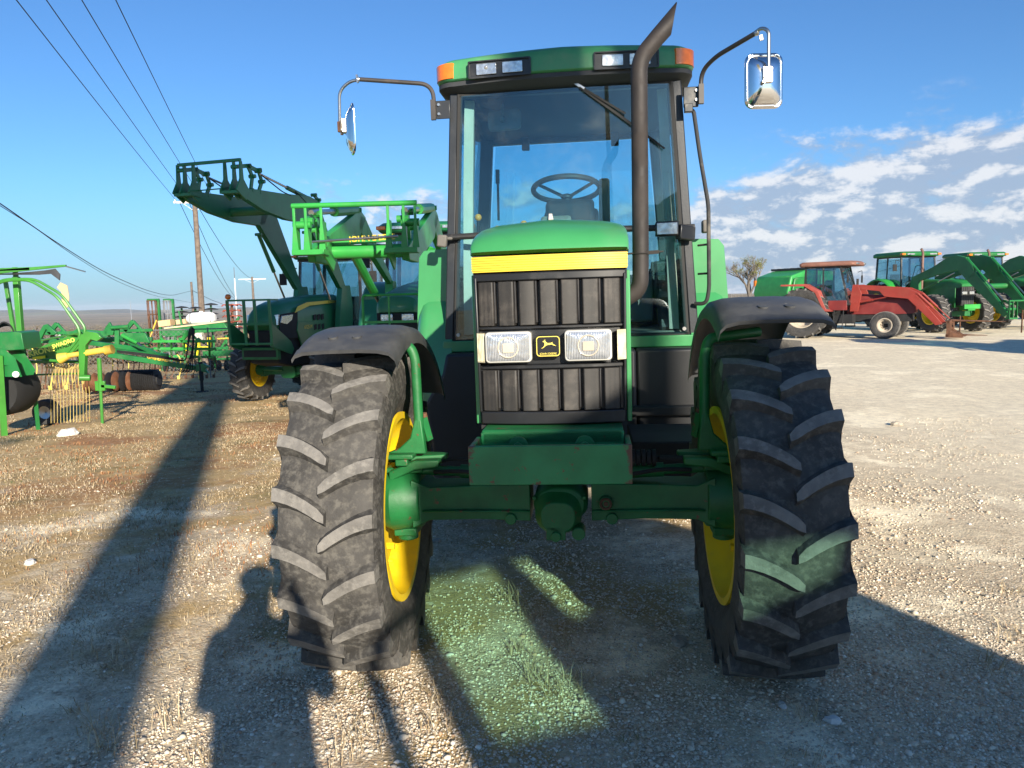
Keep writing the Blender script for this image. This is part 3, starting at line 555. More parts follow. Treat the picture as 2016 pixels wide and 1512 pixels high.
for sg in(-1,1):
    # steering knuckle casting
    mb=MB(); mb.loft([[(sg*.61,.135*cos(a),.735+.125*sin(a)) for a in np.linspace(0,2*PI,21)[:-1]],[(sg*.66,.15*cos(a),.735+.135*sin(a)) for a in np.linspace(0,2*PI,21)[:-1]],[(sg*.73,.16*cos(a),.735+.145*sin(a)) for a in np.linspace(0,2*PI,21)[:-1]],[(sg*.80,.12*cos(a),.735+.12*sin(a)) for a in np.linspace(0,2*PI,21)[:-1]]])
    mb.bb((sg*.60,-.07,.86),(sg*.76,.07,.885)); mb.bb((sg*.64,-.06,.575),(sg*.74,.06,.61)); mb.cyl((sg*.69,0,.55),(sg*.69,0,.93),.045,n=16)
    mb.prism([(sg*.50,-.0),(sg*.60,-.02),(sg*.75,-.06),(sg*.76,.06),(sg*.62,.08),(sg*.50,.05)],'z',.905,.928)
    mb.loft([[(sg*.515,-.11,.895),(sg*.515,-.11,.925),(sg*.515,-.05,.925),(sg*.515,-.05,.895)],[(sg*.62,-.12,.885),(sg*.62,-.12,.925),(sg*.62,-.06,.925),(sg*.62,-.06,.885)],[(sg*.74,-.10,.83),(sg*.74,-.10,.875),(sg*.74,-.04,.875),(sg*.74,-.04,.83)]])
    mb.bb((sg*.62,-.14,.935),(sg*.77,-.07,.957)); mb.bb((sg*.645,-.135,.905),(sg*.70,-.08,.935))
    # gusset up to the fender tube
    mb.prism([(sg*.755,.950),(sg*.575,.950),(sg*.588,1.10),(sg*.618,1.10),(sg*.640,1.02),(sg*.69,.975)],'y',-.09,-.05)
    mb.cyl((sg*.80,0,.735),(sg*.90,0,.735),.10,.085,n=20); mb.cyl((sg*.90,0,.735),(sg*.93,0,.735),.05,n=12)
    mb.build('steering_knuckle',GREENR,T0,bevel=.006)
    mb=MB(); mb.tube(rpath([(sg*.603,-.07,1.06),(sg*.606,-.07,1.36),(sg*.625,-.07,1.415),(sg*.70,-.05,1.420),(sg*.84,.02,1.43)],.06),.021,n=12)
    mb.beam((sg*.588,-.05,1.10),(sg*.57,-.03,1.00),.02,.03); mb.build('fender_bracket',GREENR,T0)
    mb=MB(); mb.tube([(sg*.585,-.04,1.12),(sg*.575,-.02,1.02)],.012,n=8); mb.build('bracket_pin',RUST,T0)
    mb=MB(); mb.cyl((sg*.62,-.02,.865),(sg*.28,.0,.845),.022,n=14); mb.cyl((sg*.44,-.01,.855),(sg*.27,.0,.845),.031,n=14); mb.build('steering_cylinder',GREENR,T0)
mb=MB()
for k in range(5): mb.cyl((.30+.022*k,-.05,.915),(.316+.022*k,-.05,.915),.036-.003*(k%2),n=18)
mb.cyl((.42,-.05,.912),(.62,-.05,.905),.013,n=10); mb.build('rod_boot',DARK,T0)
# front fenders
for sg in(-1,1):
    prof=[(.620,.765),(.624,.800),(.645,.826),(.69,.838),(.76,.842),(.90,.841),(.99,.836),(1.025,.824),(1.042,.802)]
    fz=.770 if sg>0 else .700
    mb=MB(); arcshell(mb,[(sg*x,r-.035) for x,r in prof],0,fz,25,-58,22,th=.008)
    arcshell(mb,[(sg*x,r-.030) for x,r in prof],0,fz,27,24,2,th=.016)
    for x in(.80,.90): mb.cyl((sg*x,-.802*sin(R(18)),fz+.80*cos(R(18))),(sg*x,-.812*sin(R(18)),fz+.812*cos(R(18))),.020,n=14)
    mb.build('front_fender',mat('weathered_black_fender',(.045,.047,.050),.5,var=.15,vs=6,dust=.55,dcol=(.115,.115,.112),ds=5,dlo=.4,dhi=.75,bump=.06,bs=120),T0,ang=50)
# wheels
for sg in(-1,1):
    rm=rim('front_wheel',T0,(-.868 if sg<0 else .826,0,.700),.400,.33,0,bolts=8); rm.rotation_euler=(0,0,R(2.6 if sg<0 else .8))
    if sg<0: rm.scale=(1,1,1)
    else: rm.scale=(-1,1,1)
    ty=tyre(rm,.700,.372,.400,N_=21,lh=.038,lw=.050); ty.rotation_euler=(.12 if sg<0 else .02,0,0)
for sg in(-1,1):
    rm=rim('rear_wheel',T0,(sg*.83,2.72,.93),.55,.40,0,bolts=8); rm.scale=(-sg,1,1)
    tyre(rm,.93,.44,.55,N_=23,lh=.05,lw=.06)
mb=MB(); mb.cyl((-.95,2.72,.93),(.95,2.72,.93),.09,n=20); mb.bb((-.3,2.3,.6),(.3,3.1,1.2)); mb.build('rear_axle',GREENR,T0)
# rear fenders
for sg in(-1,1):
    mb=MB(); prof=[(.78,1.045),(.96,1.045),(1.0,1.03),(1.03,.99),(1.045,.93)]
    arcshell(mb,[(sg*x,r) for x,r in prof],2.72,.93,100,-70,26,th=.02)
    mb.prism([(sg*.78,1.16),(sg*1.055,1.16),(sg*1.045,1.50),(sg*1.015,1.90),(sg*.98,1.945),(sg*.78,1.955)],'y',1.92,1.99)
    mb.build('rear_fender',GREEN,T0,bevel=.012,ang=40)
# lower cab bodywork: steps, tank, battery box
mb=MB(); mb.prism([(-.90,.50),(-.42,.50),(-.42,1.26),(-.80,1.26),(-.83,1.13),(-.955,.93)],'y',1.62,2.3); mb.prism([(.86,.62),(.42,.62),(.42,1.26),(.82,1.26),(.85,1.1)],'y',1.62,2.3)
mb.bb((-.42,1.6,.55),(.42,2.6,1.26)); mb.build('fuel_tank',mat('tank_black',(.009,.010,.012),.5,dust=.15,dcol=(.03,.03,.03)),T0,bevel=.02)
mb=MB(); mb.bb((.30,1.55,.84),(.86,1.64,.90)); mb.bb((.35,.9,.55),(.75,1.5,.80)); mb.build('battery_box',DARK,T0,bevel=.01)
for sg in(-1,1): mb=MB(); mb.bb((sg*.25,1.74,1.262),(sg*.84,1.80,1.335)); mb.build('cab_sill',GREEN,T0,bevel=.006)
# cab shell
def pil(mb,b,t,w,d): mb.beam(b,t,w,d,up=(0,1,0))
mb=MB()
CX0,CX1=.805,.700   # pillar centre at the foot and at the head
for sg in(-1,1):
    pil(mb,(sg*CX0,1.80,1.27),(sg*CX1,1.80,2.95),.058,.075)
    pil(mb,(sg*.80,3.18,1.27),(sg*.68,3.20,2.95),.10,.07)
    pil(mb,(sg*.83,2.62,1.30),(sg*.72,2.62,2.95),.06,.05)
    mb.beam((sg*.83,1.8,1.29),(sg*.83,3.2,1.29),.05,.08); mb.beam((sg*.71,1.8,2.93),(sg*.70,3.2,2.93),.05,.06)
mb.bb((-.80,3.15,1.27),(.80,3.22,1.75)); mb.bb((-.70,1.765,2.895),(.70,1.83,2.95)); mb.bb((-.70,3.17,2.86),(.70,3.23,2.95))
mb.build('cab_frame',mat('cab_frame_paint',(.014,.017,.022),.4,var=.2,dust=.12,dcol=(.09,.085,.08),bump=.05,bs=90),T0,bevel=.008)
mb=MB()
for sg in(-1,1):
    mb.beam((sg*.755,1.758,1.29),(sg*.662,1.758,2.92),.034,.014,up=(0,1,0))
mb.beam((-.77,1.758,1.34),(.77,1.758,1.34),.014,.03); mb.beam((-.67,1.758,2.905),(.67,1.758,2.905),.014,.03)
ws_seal=mb.build('windshield_seal',mat('black_rubber_seal',(.012,.012,.012),.7),T0,bevel=.003)
# windshield: slightly curved pane
def pane(name,rows,th,m,parent):
    mb=MB(); f=[[Vector(p) for p in r] for r in rows]; n=len(f[0])
    nrm=(f[0][-1]-f[0][0]).cross(f[-1][0]-f[0][0]).normalized()
    for off in(0,th):
        o=[p+nrm*off for r in f for p in r]; fs=[]
        for i in range(len(f)-1):
            for k in range(n-1): fs.append((i*n+k,i*n+k+1,(i+1)*n+k+1,(i+1)*n+k))
        mb.add(o,fs)
    return mb.build(name,m,parent,ang=60)
rows=[]
for i in range(9):
    t_=i/8; z=1.345+(2.90-1.345)*t_; w_=.755+(.655-.755)*t_
    rows.append([(w_*(-1+k/8),1.752-.035*(1-(-1+k/8)**2),z) for k in range(17)])
pane('windshield',rows,.006,GLASS,T0)
pane('rear_window',[[(-.72,3.235,1.8),(.72,3.235,1.8)],[(-.62,3.25,2.86),(.62,3.25,2.86)]],.006,GLASS,T0)
for sg in(-1,1):
    pane('side_window',[[(sg*.815,1.86,1.35),(sg*.815,2.58,1.35)],[(sg*.712,1.86,2.90),(sg*.712,2.58,2.90)]],.006,GLASS,T0)
    pane('side_window',[[(sg*.83,2.66,1.8),(sg*.82,3.12,1.8)],[(sg*.712,2.66,2.90),(sg*.70,3.14,2.90)]],.006,GLASS,T0)
# cross bar below the windshield and little fasteners
for sg in(-1,1):
    mb=MB(); mb.cyl((sg*.34,1.70,2.018),(sg*.80,1.715,2.011),.020,n=10); mb.build('hand_rail',mat('rail_black',(.02,.02,.02),.5,dust=.3),T0)
    mb=MB(); mb.cyl((sg*.735,1.735,1.375),(sg*.735,1.75,1.375),.012,n=12); mb.build('glass_bolt',STEEL,T0)
# roof
def outline(w,y0,y1,bow,r,n=18):
    pts=[]; 
    for k in range(n+1):
        t=-1+2*k/n; x=(w-r)*t; pts.append((x,y0+bow*abs(t)**2.2))
    yb=y0+bow
    for k in range(1,7): a=R(90*k/6); pts.append((w-r+r*sin(a),yb+r-r*cos(a)))
    pts.append((w,y1-r)); 
    for k in range(1,7): a=R(90*k/6); pts.append((w-r+r*cos(a),y1-r+r*sin(a)))
    for k in range(0,7): a=R(90*k/6); pts.append((-w+r-r*sin(a),y1-r+r*cos(a)))
    pts.append((-w,yb+r))
    for k in range(1,6): a=R(90*k/6); pts.append((-w+r-r*cos(a),yb+r-r*sin(a)))
    return pts
def stack(mb,L,mi=0,c0=True,c1=True): mb.loft([[(x,y,z+(dz*(1-abs(x)/w_)**1 if dz else 0)) for x,y in outline(w_,y0,y1,bw,r)] for w_,y0,y1,bw,r,z,dz in L],c0,c1,mi)
mb=MB(); stack(mb,[(.800,1.615,3.42,.07,.12,2.972,.0),(.808,1.600,3.43,.07,.12,2.985,0),(.806,1.602,3.43,.07,.12,3.06,0.004),(.797,1.612,3.42,.07,.12,3.092,.010),(.77,1.65,3.40,.06,.12,3.112,.018),(.66,1.80,3.3,.06,.12,3.126,.022)])
roof=mb.build('roof',mat('roof_paint',(.055,.26,.10),.42,var=.15,vs=3,dust=.4,dcol=(.16,.24,.14),ds=5,dlo=.4,dhi=.7,coat=.2),T0,ang=50)
mb=MB(); stack(mb,[(.72,1.80,3.3,.02,.1,2.900,0),(.785,1.66,3.40,.06,.12,2.925,0),(.803,1.612,3.425,.07,.12,2.945,0),(.803,1.612,3.425,.07,.12,2.971,0)]); mb.build('roof_underside',mat('roof_lining',(.03,.033,.038),.7,var=.1),T0,ang=50)
# roof lamps
LAMPG=mat('lamp_glass',(.55,.55,.54),.10,metal=.7,var=.25,vs=30,coat=1,bump=.35,bs=45)
for sg in(-1,1):
    cx=sg*.388; th=sg*.035; yf=1.606
    mb=MB(); fr=rrect(.395,.105,.010); 
    def P(x,z,y): return (cx+x,y+abs(cx+x)**2.2*.095-.006,3.018+z)
    mb.loft([[P(x,z,yf-.001) for x,z in fr],[P(x,z,yf-.012) for x,z in fr],[P(x*.955,z*.86,yf-.012) for x,z in fr],[P(x*.955,z*.84,yf+.03) for x,z in fr]],True,True)
    fo=mb.build('lamp_bank',BLACKG,T0)
    for q in(-.082,.082):
        mb=MB(); mb.loft([[P(q+x,z,yf-.003) for x,z in rrect(.125,.066,.005)],[P(q+x,z,yf-.009) for x,z in rrect(.125,.066,.005)]]); mb.ball((cx+q,yf+.008,3.027),.014,10); mb.build('work_lamp',LAMPG,fo,bevel=.002)
    mb=MB(); rr=[]
    o2=outline(.809,1.597,3.43,.07,.12); sel=[p for p in o2 if p[0]*sg>.672 and p[1]<1.80]; sel.sort(key=lambda p:(p[0]*sg,p[1]))
    ring=[[(x*1.003,y-.006,2.990),(x*1.003,y-.006,3.082),(x*.97,y+.03,3.082),(x*.97,y+.03,2.990)] for x,y in sel]
    mb.loft(ring); 
    for x,y in sel: pass
    mb.build('corner_beacon',AMBER,T0,ang=50)
# antenna, wiper
mb=MB(); mb.tube([(.71,2.6,3.10),(.715,2.6,3.22),(.69,2.6,3.36)],.003,n=6); mb.build('antenna',DARK,T0)
mb=MB(); mb.beam((.05,1.700,2.94),(.13,1.697,2.885),.012,.016); mb.beam((.13,1.697,2.885),(.38,1.692,2.72),.008,.012,mi=1); mb.beam((.10,1.695,2.895),(.62,1.712,2.50),.012,.010,mi=1); mb.beam((.20,1.70,2.83),(.59,1.715,2.525),.005,.012,mi=1); mb.cyl((.05,1.74,2.94),(.05,1.69,2.94),.014,n=10); mb.build('wiper',[ALU,DARK],T0)
# exhaust
mb=MB(); P_=rpath([(.29,.3,1.575),(.372,.3,1.625),(.375,.3,1.80),(.380,.3,2.635),(.462,.3,2.725)],.07,7)
P_=[Vector(p) for p in P_]; rs=[.037]*len(P_); mb.tube(P_,.037,n=22,rs=rs,cap=False)
# slashed outlet
d_=Vector((.69,0,.72)).normalized(); u_=Vector((0,1,0)); v_=d_.cross(u_); e_=P_[-1]; n=22; r0=[];r1=[];r2=[];r3=[]
for k in range(n):
    a=2*PI*k/n; o_=(u_*cos(a)+v_*sin(a)); q=o_*.037
    ext=.045+.115*(.5+.5*(-(v_.x*0)+ (o_.dot(Vector((-.72,0,.69)))))) 
    r0.append(e_+q); r1.append(e_+q*1.03+d_*ext); r2.append(e_+q*.9+d_*(ext-.001)); r3.append(e_+q*.88+d_*.0)
mb.loft([r0,r1,r2,r3],False,True)
ex_=mb.build('exhaust_stack',EXH,T0,ang=50)
mb=MB(); mb.torus((.376,.3,1.785),(0,0,0),.038,.004,24,6); mb.beam((.40,.28,1.787),(.455,.27,1.789),.014,.016); mb.cyl((.44,.27,1.789),(.475,.27,1.790),.004,n=6); mb.tube([(.29,.28,1.783),(.34,.27,1.787)],.004,n=6); mb.build('exhaust_clamp',EXH,ex_)
# mirrors
PIPE=mat('mirror_arm_paint',(.04,.035,.033),.5,var=.2,dust=.3,dcol=(.15,.10,.07)); 
mb=MB(); mb.tube(rpath([(-.822,1.69,2.76),(-.822,1.69,2.968),(-1.285,1.66,3.018)],.09,7),.0135,n=10); mb.bb((-.842,1.675,2.748),(-.812,1.70,2.872)); arm=mb.build('mirror_arm',PIPE,T0)
mb=MB(); mb.tube(rpath([(-1.27,1.66,3.016),(-1.352,1.66,3.012),(-1.425,1.66,2.955),(-1.434,1.66,2.76)],.07,7),.010,n=10); mb.ball((-1.30,1.66,3.018),.017,8); mb.beam((-1.297,1.65,2.995),(-1.303,1.65,3.045),.012,.012); mb.build('mirror_extension',STEEL,arm)
mb=MB(); mb.bb((-.812,1.70,2.755),(-.722,1.708,2.868)); mb.build('mirror_bracket',mat('black_bracket_steel',(.04,.042,.045),.35,metal=.5,dust=.3),T0,bevel=.003)
for z in(2.785,2.842): mb=MB(); mb.cyl((-.793,1.70,z),(-.793,1.690,z),.009,n=10); mb.build('bracket_bolt',STEEL,T0)
def mirror(loc,rz,rx,w_,h_):
    M_=Matrix.Translation(loc)@Euler((rx,0,rz)).to_matrix().to_4x4()
    def tr(m_): m_.v=[tuple(M_@Vector(v)) for v in m_.v]; return m_
    mb=MB(); rings=[]; fr=rrect(w_,h_,.045,7)
    # back shell: dished, faces -y
    for q,y in((1,.006),(1.0,-.006),(.93,-.010),(.90,-.004),(.80,-.022),(.55,-.040),(.25,-.046),(.02,-.047)): rings.append([(x*q,y,z*q) for x,z in fr])
    mb.loft(rings,True,True); hd=tr(mb).build('mirror_head',mat('chrome_mirror_shell',(.80,.80,.81),.10,metal=1,var=.05,dust=.12,dcol=(.4,.36,.3)),T0,ang=70)
    mb=MB(); mb.loft([[(x*.92,.0065,z*.94) for x,z in fr],[(x*.92,.009,z*.94) for x,z in fr]]); tr(mb).build('mirror_glass',CHROME,hd)
    mb=MB(); mb.box((0,-.055,.02),(.055,.025,.085)); mb.cyl((0,-.075,.035),(0,-.05,.035),.010,n=8); mb.cyl((0,-.075,-.005),(0,-.05,-.005),.010,n=8); mb.box((-.006,-.066,.015),(.02,.02,.10),rot=(0,.5,0)); tr(mb).build('mirror_clamp',mat('rusty_chrome_clamp',(.55,.5,.44),.3,metal=.8,rust=.3,ds=20),hd,bevel=.003)
    return hd
mirror((-1.352,1.66,2.712),R(-68),0,.205,.30)
mb=MB(); mb.beam((-1.434,1.66,2.765),(-1.434,1.66,2.70),.026,.026); mb.beam((-1.434,1.66,2.725),(-1.395,1.66,2.725),.018,.02); mb.build('mirror_pivot',RUST,T0,bevel=.002)
mb=MB(); mb.tube(rpath([(.838,1.66,2.75),(.838,1.66,2.93),(.905,1.56,2.985),(1.09,1.32,3.030)],.10,7),.0135,n=10); mb.bb((.823,1.645,2.745),(.853,1.675,2.86)); arm=mb.build('mirror_arm',PIPE,T0)
mb=MB(); mb.tube(rpath([(1.08,1.33,3.026),(1.115,1.29,3.05),(1.150,1.26,3.02),(1.150,1.26,2.80)],.035,6),.010,n=10); mb.ball((1.095,1.315,3.030),.017,8); mb.beam((1.115,1.30,3.01),(1.12,1.30,2.985),.02,.02); mb.build('mirror_extension',STEEL,arm)
mb=MB(); mb.bb((.735,1.68,2.735),(.825,1.70,2.855)); mb.box((.765,1.69,2.73),(.05,.04,.05)); mb.build('mirror_bracket',mat('black_bracket_steel',(.04,.042,.045),.35),T0,bevel=.004)
for z in(2.775,2.83): mb=MB(); mb.cyl((.812,1.68,z),(.812,1.668,z),.009,n=10); mb.build('bracket_bolt',STEEL,T0)
mirror((1.136,1.325,2.770),R(9),0,.213,.30)
# grab rail
mb=MB(); mb.tube(rpath([(.775,1.75,2.735),(.800,1.72,2.72),(.835,1.71,2.45),(.884,1.70,2.14),(.886,1.70,1.62),(.868,1.70,1.53),(.80,1.73,1.532)],.05,6),.0125,n=10)
for z in(1.72,1.90): mb.cyl((.884,1.70,z),(.83,1.78,z),.007,n=8)
mb.build('grab_rail',mat('rail_black',(.02,.02,.02),.5),T0)
# side work lamp and turn signals
mb=MB(); mb.bb((.550,1.60,1.955),(.690,1.66,2.045)); mb.beam((.69,1.64,1.98),(.79,1.72,1.97),.05,.09); sl=mb.build('side_work_lamp',BLACKG,T0,bevel=.008)
mb=MB(); mb.bb((.558,1.594,1.965),(.682,1.602,2.035)); mb.build('lens',LAMPG,sl,bevel=.002)
mb=MB(); mb.box((-.800,1.66,1.985),(.062,.05,.078),rot=(0,.12,0)); mb.bb((-.775,1.66,1.99),(-.735,1.70,2.01)); mb.build('turn_signal',mat('faded_signal_housing',(.14,.13,.115),.7,var=.2),T0,bevel=.012)
mb=MB(); mb.bb((.86,1.78,1.98),(.90,1.86,2.06)); mb.build('turn_signal',mat('faded_signal_housing',(.1,.1,.1),.7),T0,bevel=.01)
# interior
mb=MB(); mb.prism([(2.18,1.7),(2.42,1.7),(2.36,2.20),(2.28,2.29),(2.20,2.27),(2.12,2.13)],'x',-.16,.18); mb.build('dash_console',mat('dash_black',(.02,.022,.026),.6),T0,bevel=.03)
mb=MB(); mb.prism([(2.05,1.95),(2.30,1.95),(2.28,2.17),(2.12,2.16),(2.05,2.12)],'x',-.19,.02); mb.bb((.215,2.25,1.8),(.29,2.5,2.42)); mb.build('console_trim',mat('console_beige',(.30,.27,.21),.7),T0,bevel=.02)
mb=MB(); mb.torus((-.013,2.30,2.36),(R(-14),0,0),.235,.019,40,10)
for a in(80,205,335): mb.tube([(-.013+.225*cos(R(a)),2.30+.225*sin(R(a))*cos(R(-22)),2.36+.225*sin(R(a))*sin(R(-22))),(-.013,2.31,2.30)],.012,n=8)
mb.cyl((-.013,2.31,2.30),(-.013,2.24,2.12),.03,n=12); mb.ball((-.013,2.31,2.31),.045,12,sc=(1,1,.5)); mb.build('steering_wheel',mat('wheel_black',(.025,.025,.027),.5),T0)
mb=MB(); mb.bb((-.24,2.62,1.55),(.24,2.98,1.72)); mb.prism([(2.94,1.7),(3.06,1.7),(3.12,2.30),(3.04,2.32)],'x',-.22,.22); mb.bb((-.26,2.5,1.30),(.26,3.0,1.55)); mb.build('seat',SEATM,T0,bevel=.05)
mb=MB(); mb.bb((-.60,2.55,1.55),(-.36,3.1,1.93)); mb.bb((-.75,1.85,1.30),(.75,3.15,1.36)); mb.bb((.34,2.5,1.4),(.60,3.1,1.75)); mb.build('side_console',mat('console_beige',(.30,.27,.21),.7),T0,bevel=.02)
ORK=mat('orange_knob',(.80,.30,.03),.45)
for x,y,z0,z1 in((-.66,2.30,1.90,2.18),(-.52,2.5,1.90,2.10),(-.57,2.7,1.9,2.13),(-.35,2.5,1.85,2.14)):
    mb=MB(); mb.cyl((x,y,z0),(x+.01,y-.02,z1),.012,n=8); lv=mb.build('control_lever',DARK,T0); mb=MB(); mb.ball((x+.01,y-.02,z1+.01),.026,10); mb.build('knob',ORK,lv)
for sg in(-1,1):
    mb=MB(); mb.loft([[(sg*x,y,z) for x,y in((.715-.065*k,1.86),(.655-.065*k,1.88),(.66-.06*k,1.98),(.72-.06*k,1.98))] for k,z in((0,1.37),(.2,1.8),(.5,2.3),(.85,2.75),(1,2.90))])
    for z in(2.38,2.57): mb.ball((sg*(.655),1.885,z),.02,10)
    mb.build('inner_pillar_trim',BEIGE,T0,ang=50)
mb=MB(); rrlens(mb,-.41,2.80,.225,.135,.03,2.02,2.05,yaw=-.15); mb.tube([(-.42,2.0,2.92),(-.42,2.0,2.82)],.010,n=8); mb.ball((-.42,2.0,2.80),.02,8); mb.build('interior_mirror',mat('mirror_backing',(.14,.15,.15),.4),T0,bevel=.004)
mb=MB(); mb.tube([(-.60,3.15,2.62),(-.605,3.15,2.25)],.010,n=8); mb.beam((-.60,3.15,2.66),(-.603,3.15,2.55),.035,.03); mb.build('rear_wiper',DARK,T0)
for x in(-.36,.36): mb=MB(); mb.bb((x-.03,3.1,2.80),(x+.03,3.16,2.90)); mb.build('window_latch',DARK,T0,bevel=.006)
# ---------------------------------------------------------------- the other machines
def at(px,py,Y):
    """the point seen at photo pixel (px,py) at depth Y"""
    d=_X*((px-1008)/FPX)+_U*((756-py)/FPX)+_f; t=Y/d.y; return Vector((0,0,1.6))+d*t
def wheel(parent,name,x,y,r,w,rr,paint,front=False,detail=True,ribbed=False,steer=0,disc=.03):
    s=1 if x>0 else -1
    rm=rim(name,parent,(x,y,r),rr,w*.85,disc,m=paint,n=32); rm.scale=(-s,1,1)
    if steer: rm.rotation_euler=(0,0,steer)
    tyre(rm,r,w,rr,N_=18,lh=.035 if not ribbed else .01,lw=.05,hi=False,n=40,mats=[RUBD,RUBT],ribbed=ribbed); return rm
def cabparts(T,y0,y1,z0,z1,w,paint_roof,glassm,rw=.82,roof_h=.16,roof_over=.12,lean=.12,fr=None,beacon=True):
    fr=fr or mat('cab_pillar_black',(.02,.021,.023),.5,dust=.3)
    mb=MB()
    for s in(-1,1):
        pil(mb,(s*w,y0,z0),(s*(w-.06),y0+lean,z1),.05,.06); pil(mb,(s*w,y1,z0),(s*(w-.06),y1-.03,z1),.06,.06); pil(mb,(s*w,(y0+y1)/2+.1,z0),(s*(w-.06),(y0+y1)/2+.12,z1),.045,.045)
        mb.beam((s*w,y0,z0),(s*w,y1,z0),.05,.07); mb.beam((s*(w-.06),y0+lean,z1),(s*(w-.06),y1,z1),.05,.06)
    mb.beam((-w,y0,z0),(w,y0,z0),.05,.06); mb.beam((-w,y1,z0),(w,y1,z0),.05,.06); mb.beam((-w,y0+lean,z1),(w,y0+lean,z1),.05,.05)
    mb.build('cab_frame',fr,T)
    pane('windshield',[[(-w+.03,y0-.02,z0+.05),(w-.03,y0-.02,z0+.05)],[(-w+.09,y0+lean-.02,z1-.03),(w-.09,y0+lean-.02,z1-.03)]],.006,glassm,T)
    pane('rear_window',[[(-w+.05,y1+.03,z0+.3),(w-.05,y1+.03,z0+.3)],[(-w+.09,y1,z1-.03),(w-.09,y1,z1-.03)]],.006,glassm,T)
    for s in(-1,1): pane('side_window',[[(s*(w+.012),y0+.06,z0+.06),(s*(w+.012),y1-.06,z0+.06)],[(s*(w-.05),y0+lean+.05,z1-.04),(s*(w-.05),y1-.08,z1-.04)]],.006,glassm,T)
    mb=MB(); stack(mb,[(rw-.03,y0-roof_over+.03,y1+.15,.05,.12,z1+.02,0),(rw,y0-roof_over,y1+.18,.05,.12,z1+.05,0),(rw,y0-roof_over,y1+.18,.05,.12,z1+roof_h*.7,0),(rw-.06,y0-roof_over+.08,y1+.10,.05,.12,z1+roof_h,0)])
    rf=mb.build('roof',paint_roof,T,ang=50)
    for s in(-1,1):
        mb=MB(); mb.bb((s*(rw-.52),y0-roof_over-.008,z1+.065),(s*(rw-.20),y0-roof_over+.05,z1+roof_h*.62)); mb.build('work_lamp',LAMPG,rf,bevel=.004)
        if beacon: mb=MB(); mb.bb((s*(rw-.14),y0-roof_over+.01,z1+.06),(s*(rw+.01),y0-roof_over+.16,z1+roof_h*.66)); mb.build('corner_beacon',AMBER,rf,bevel=.01)
    mb=MB(); mb.bb((-.22,y1-.55,z0-.05),(.22,y1-.15,z0+.22)); mb.prism([(y1-.25,z0+.2),(y1-.12,z0+.2),(y1-.06,z0+.75),(y1-.14,z0+.78)],'x',-.2,.2); mb.build('seat',SEATM,T,bevel=.03)
    mb=MB(); mb.torus((0,y0+.45,z0+.42),(R(-30),0,0),.20,.016,24,6); mb.tube([(0,y0+.48,z0+.40),(0,y0+.3,z0)],.03,n=8); mb.build('steering_wheel',DARK,T)
    mb=MB(); mb.bb((-w+.05,y0+.05,z0-.05),(w-.05,y1-.05,z0+.0)); mb.bb((-.2,y0+.06,z0-.02),(.2,y0+.3,z0+.28)); mb.build('cab_floor',DARK,T)
    mb=MB(); mb.beam((.05,y0+lean-.06,z1-.02),(.35,y0+lean*.4-.05,z0+(z1-z0)*.45),.015,.015); mb.build('wiper',DARK,T)
    for s in(-1,1):
        mb=MB(); mb.tube(rpath([(s*w,y0+.05,z1-.18),(s*(w+.30),y0-.02,z1-.12),(s*(w+.32),y0-.02,z1-.32)],.05,3),.012,n=6); mb.box((s*(w+.32),y0-.02,z1-.42),(.17,.03,.26)); mb.build('mirror',DARK,T,bevel=.004)
def rearfender(T,s,y,r,x0,x1,paint):
    mb=MB(); arcshell(mb,[(s*x0,r-.05),(s*(x0+.02),r),(s*(x1-.04),r),(s*x1,r-.04)],y,r-.12,75,-60,14,th=.02); mb.prism([(s*x0,1.0),(s*x1,1.0),(s*x1,1.45),(s*(x1-.06),1.72),(s*x0,1.75)],'y',y-.74,y-.70); mb.build('rear_fender',paint,T,bevel=.01)
def cylr(mb,a,b,r1=.035,r2=.02,k=.55,m1=0,m2=1):
    a=Vector(a); b=Vector(b); c=a+(b-a)*k; mb.cyl(a,c,r1,n=10,mi=m1); mb.cyl(c,b,r2,n=8,mi=m2)
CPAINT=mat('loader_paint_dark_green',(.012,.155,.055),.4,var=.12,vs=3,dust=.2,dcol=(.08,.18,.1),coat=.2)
def carriage(T,y,z0,z1,w,paint,name='carriage',tilt=0,d=.25):
    mb=MB(); mb.cyl((-w,y,z1),(w,y,z1),.028,n=10)
    for s in(-1,1):
        for q in(0,.14,.30):
            x=s*(w-.02-q); mb.prism([(y-.02,z1),(y+.02,z1),(y+.05,z0+.22),(y+.10,z0+.05),(y-.03,z0+.05),(y-.03,z0+.22)],'x',x-.008,x+.008)
        mb.bb((s*(w-.33),y-.05,z0),(s*w,y+.13,z0+.05)); mb.cyl((s*(w-.35),y+.06,z0+(z1-z0)*.55),(s*(w+.01),y+.06,z0+(z1-z0)*.55),.045,n=12)
    mb.build(name,paint,T)
# ---- left: the shaded tractor with the raised loader
gA=float(zg(-4.52,15.73)); TA=empty('tractor',(-4.52,15.73,gA),-R(13)); tag(TA,'dark green tractor in shadow at the left, front loader raised highest, orange lamp on guard','tractor')
for s in(-1,1): wheel(TA,'front_wheel',s*.88,0,.63,.38,.33,YELLOW,disc=.06); wheel(TA,'rear_wheel',s*.95,2.6,.88,.46,.50,YELLOW)
mb=MB(); mb.bb((-.62,-.09,.54),(.62,.09,.70)); mb.loft([[(x*.16,-.15,.6+z*.13) for x,z in rrect(2,2,.6)],[(x*.16,.15,.6+z*.13) for x,z in rrect(2,2,.6)]])
for s in(-1,1): mb.cyl((s*.58,0,.62),(s*.80,0,.63),.13,.10,n=16); mb.bb((s*.56,-.08,.5),(s*.66,.08,.78))
mb.cyl((-.55,-.16,.66),(-.1,-.16,.64),.028,n=8); mb.build('front_axle',GREENR,TA,bevel=.008)
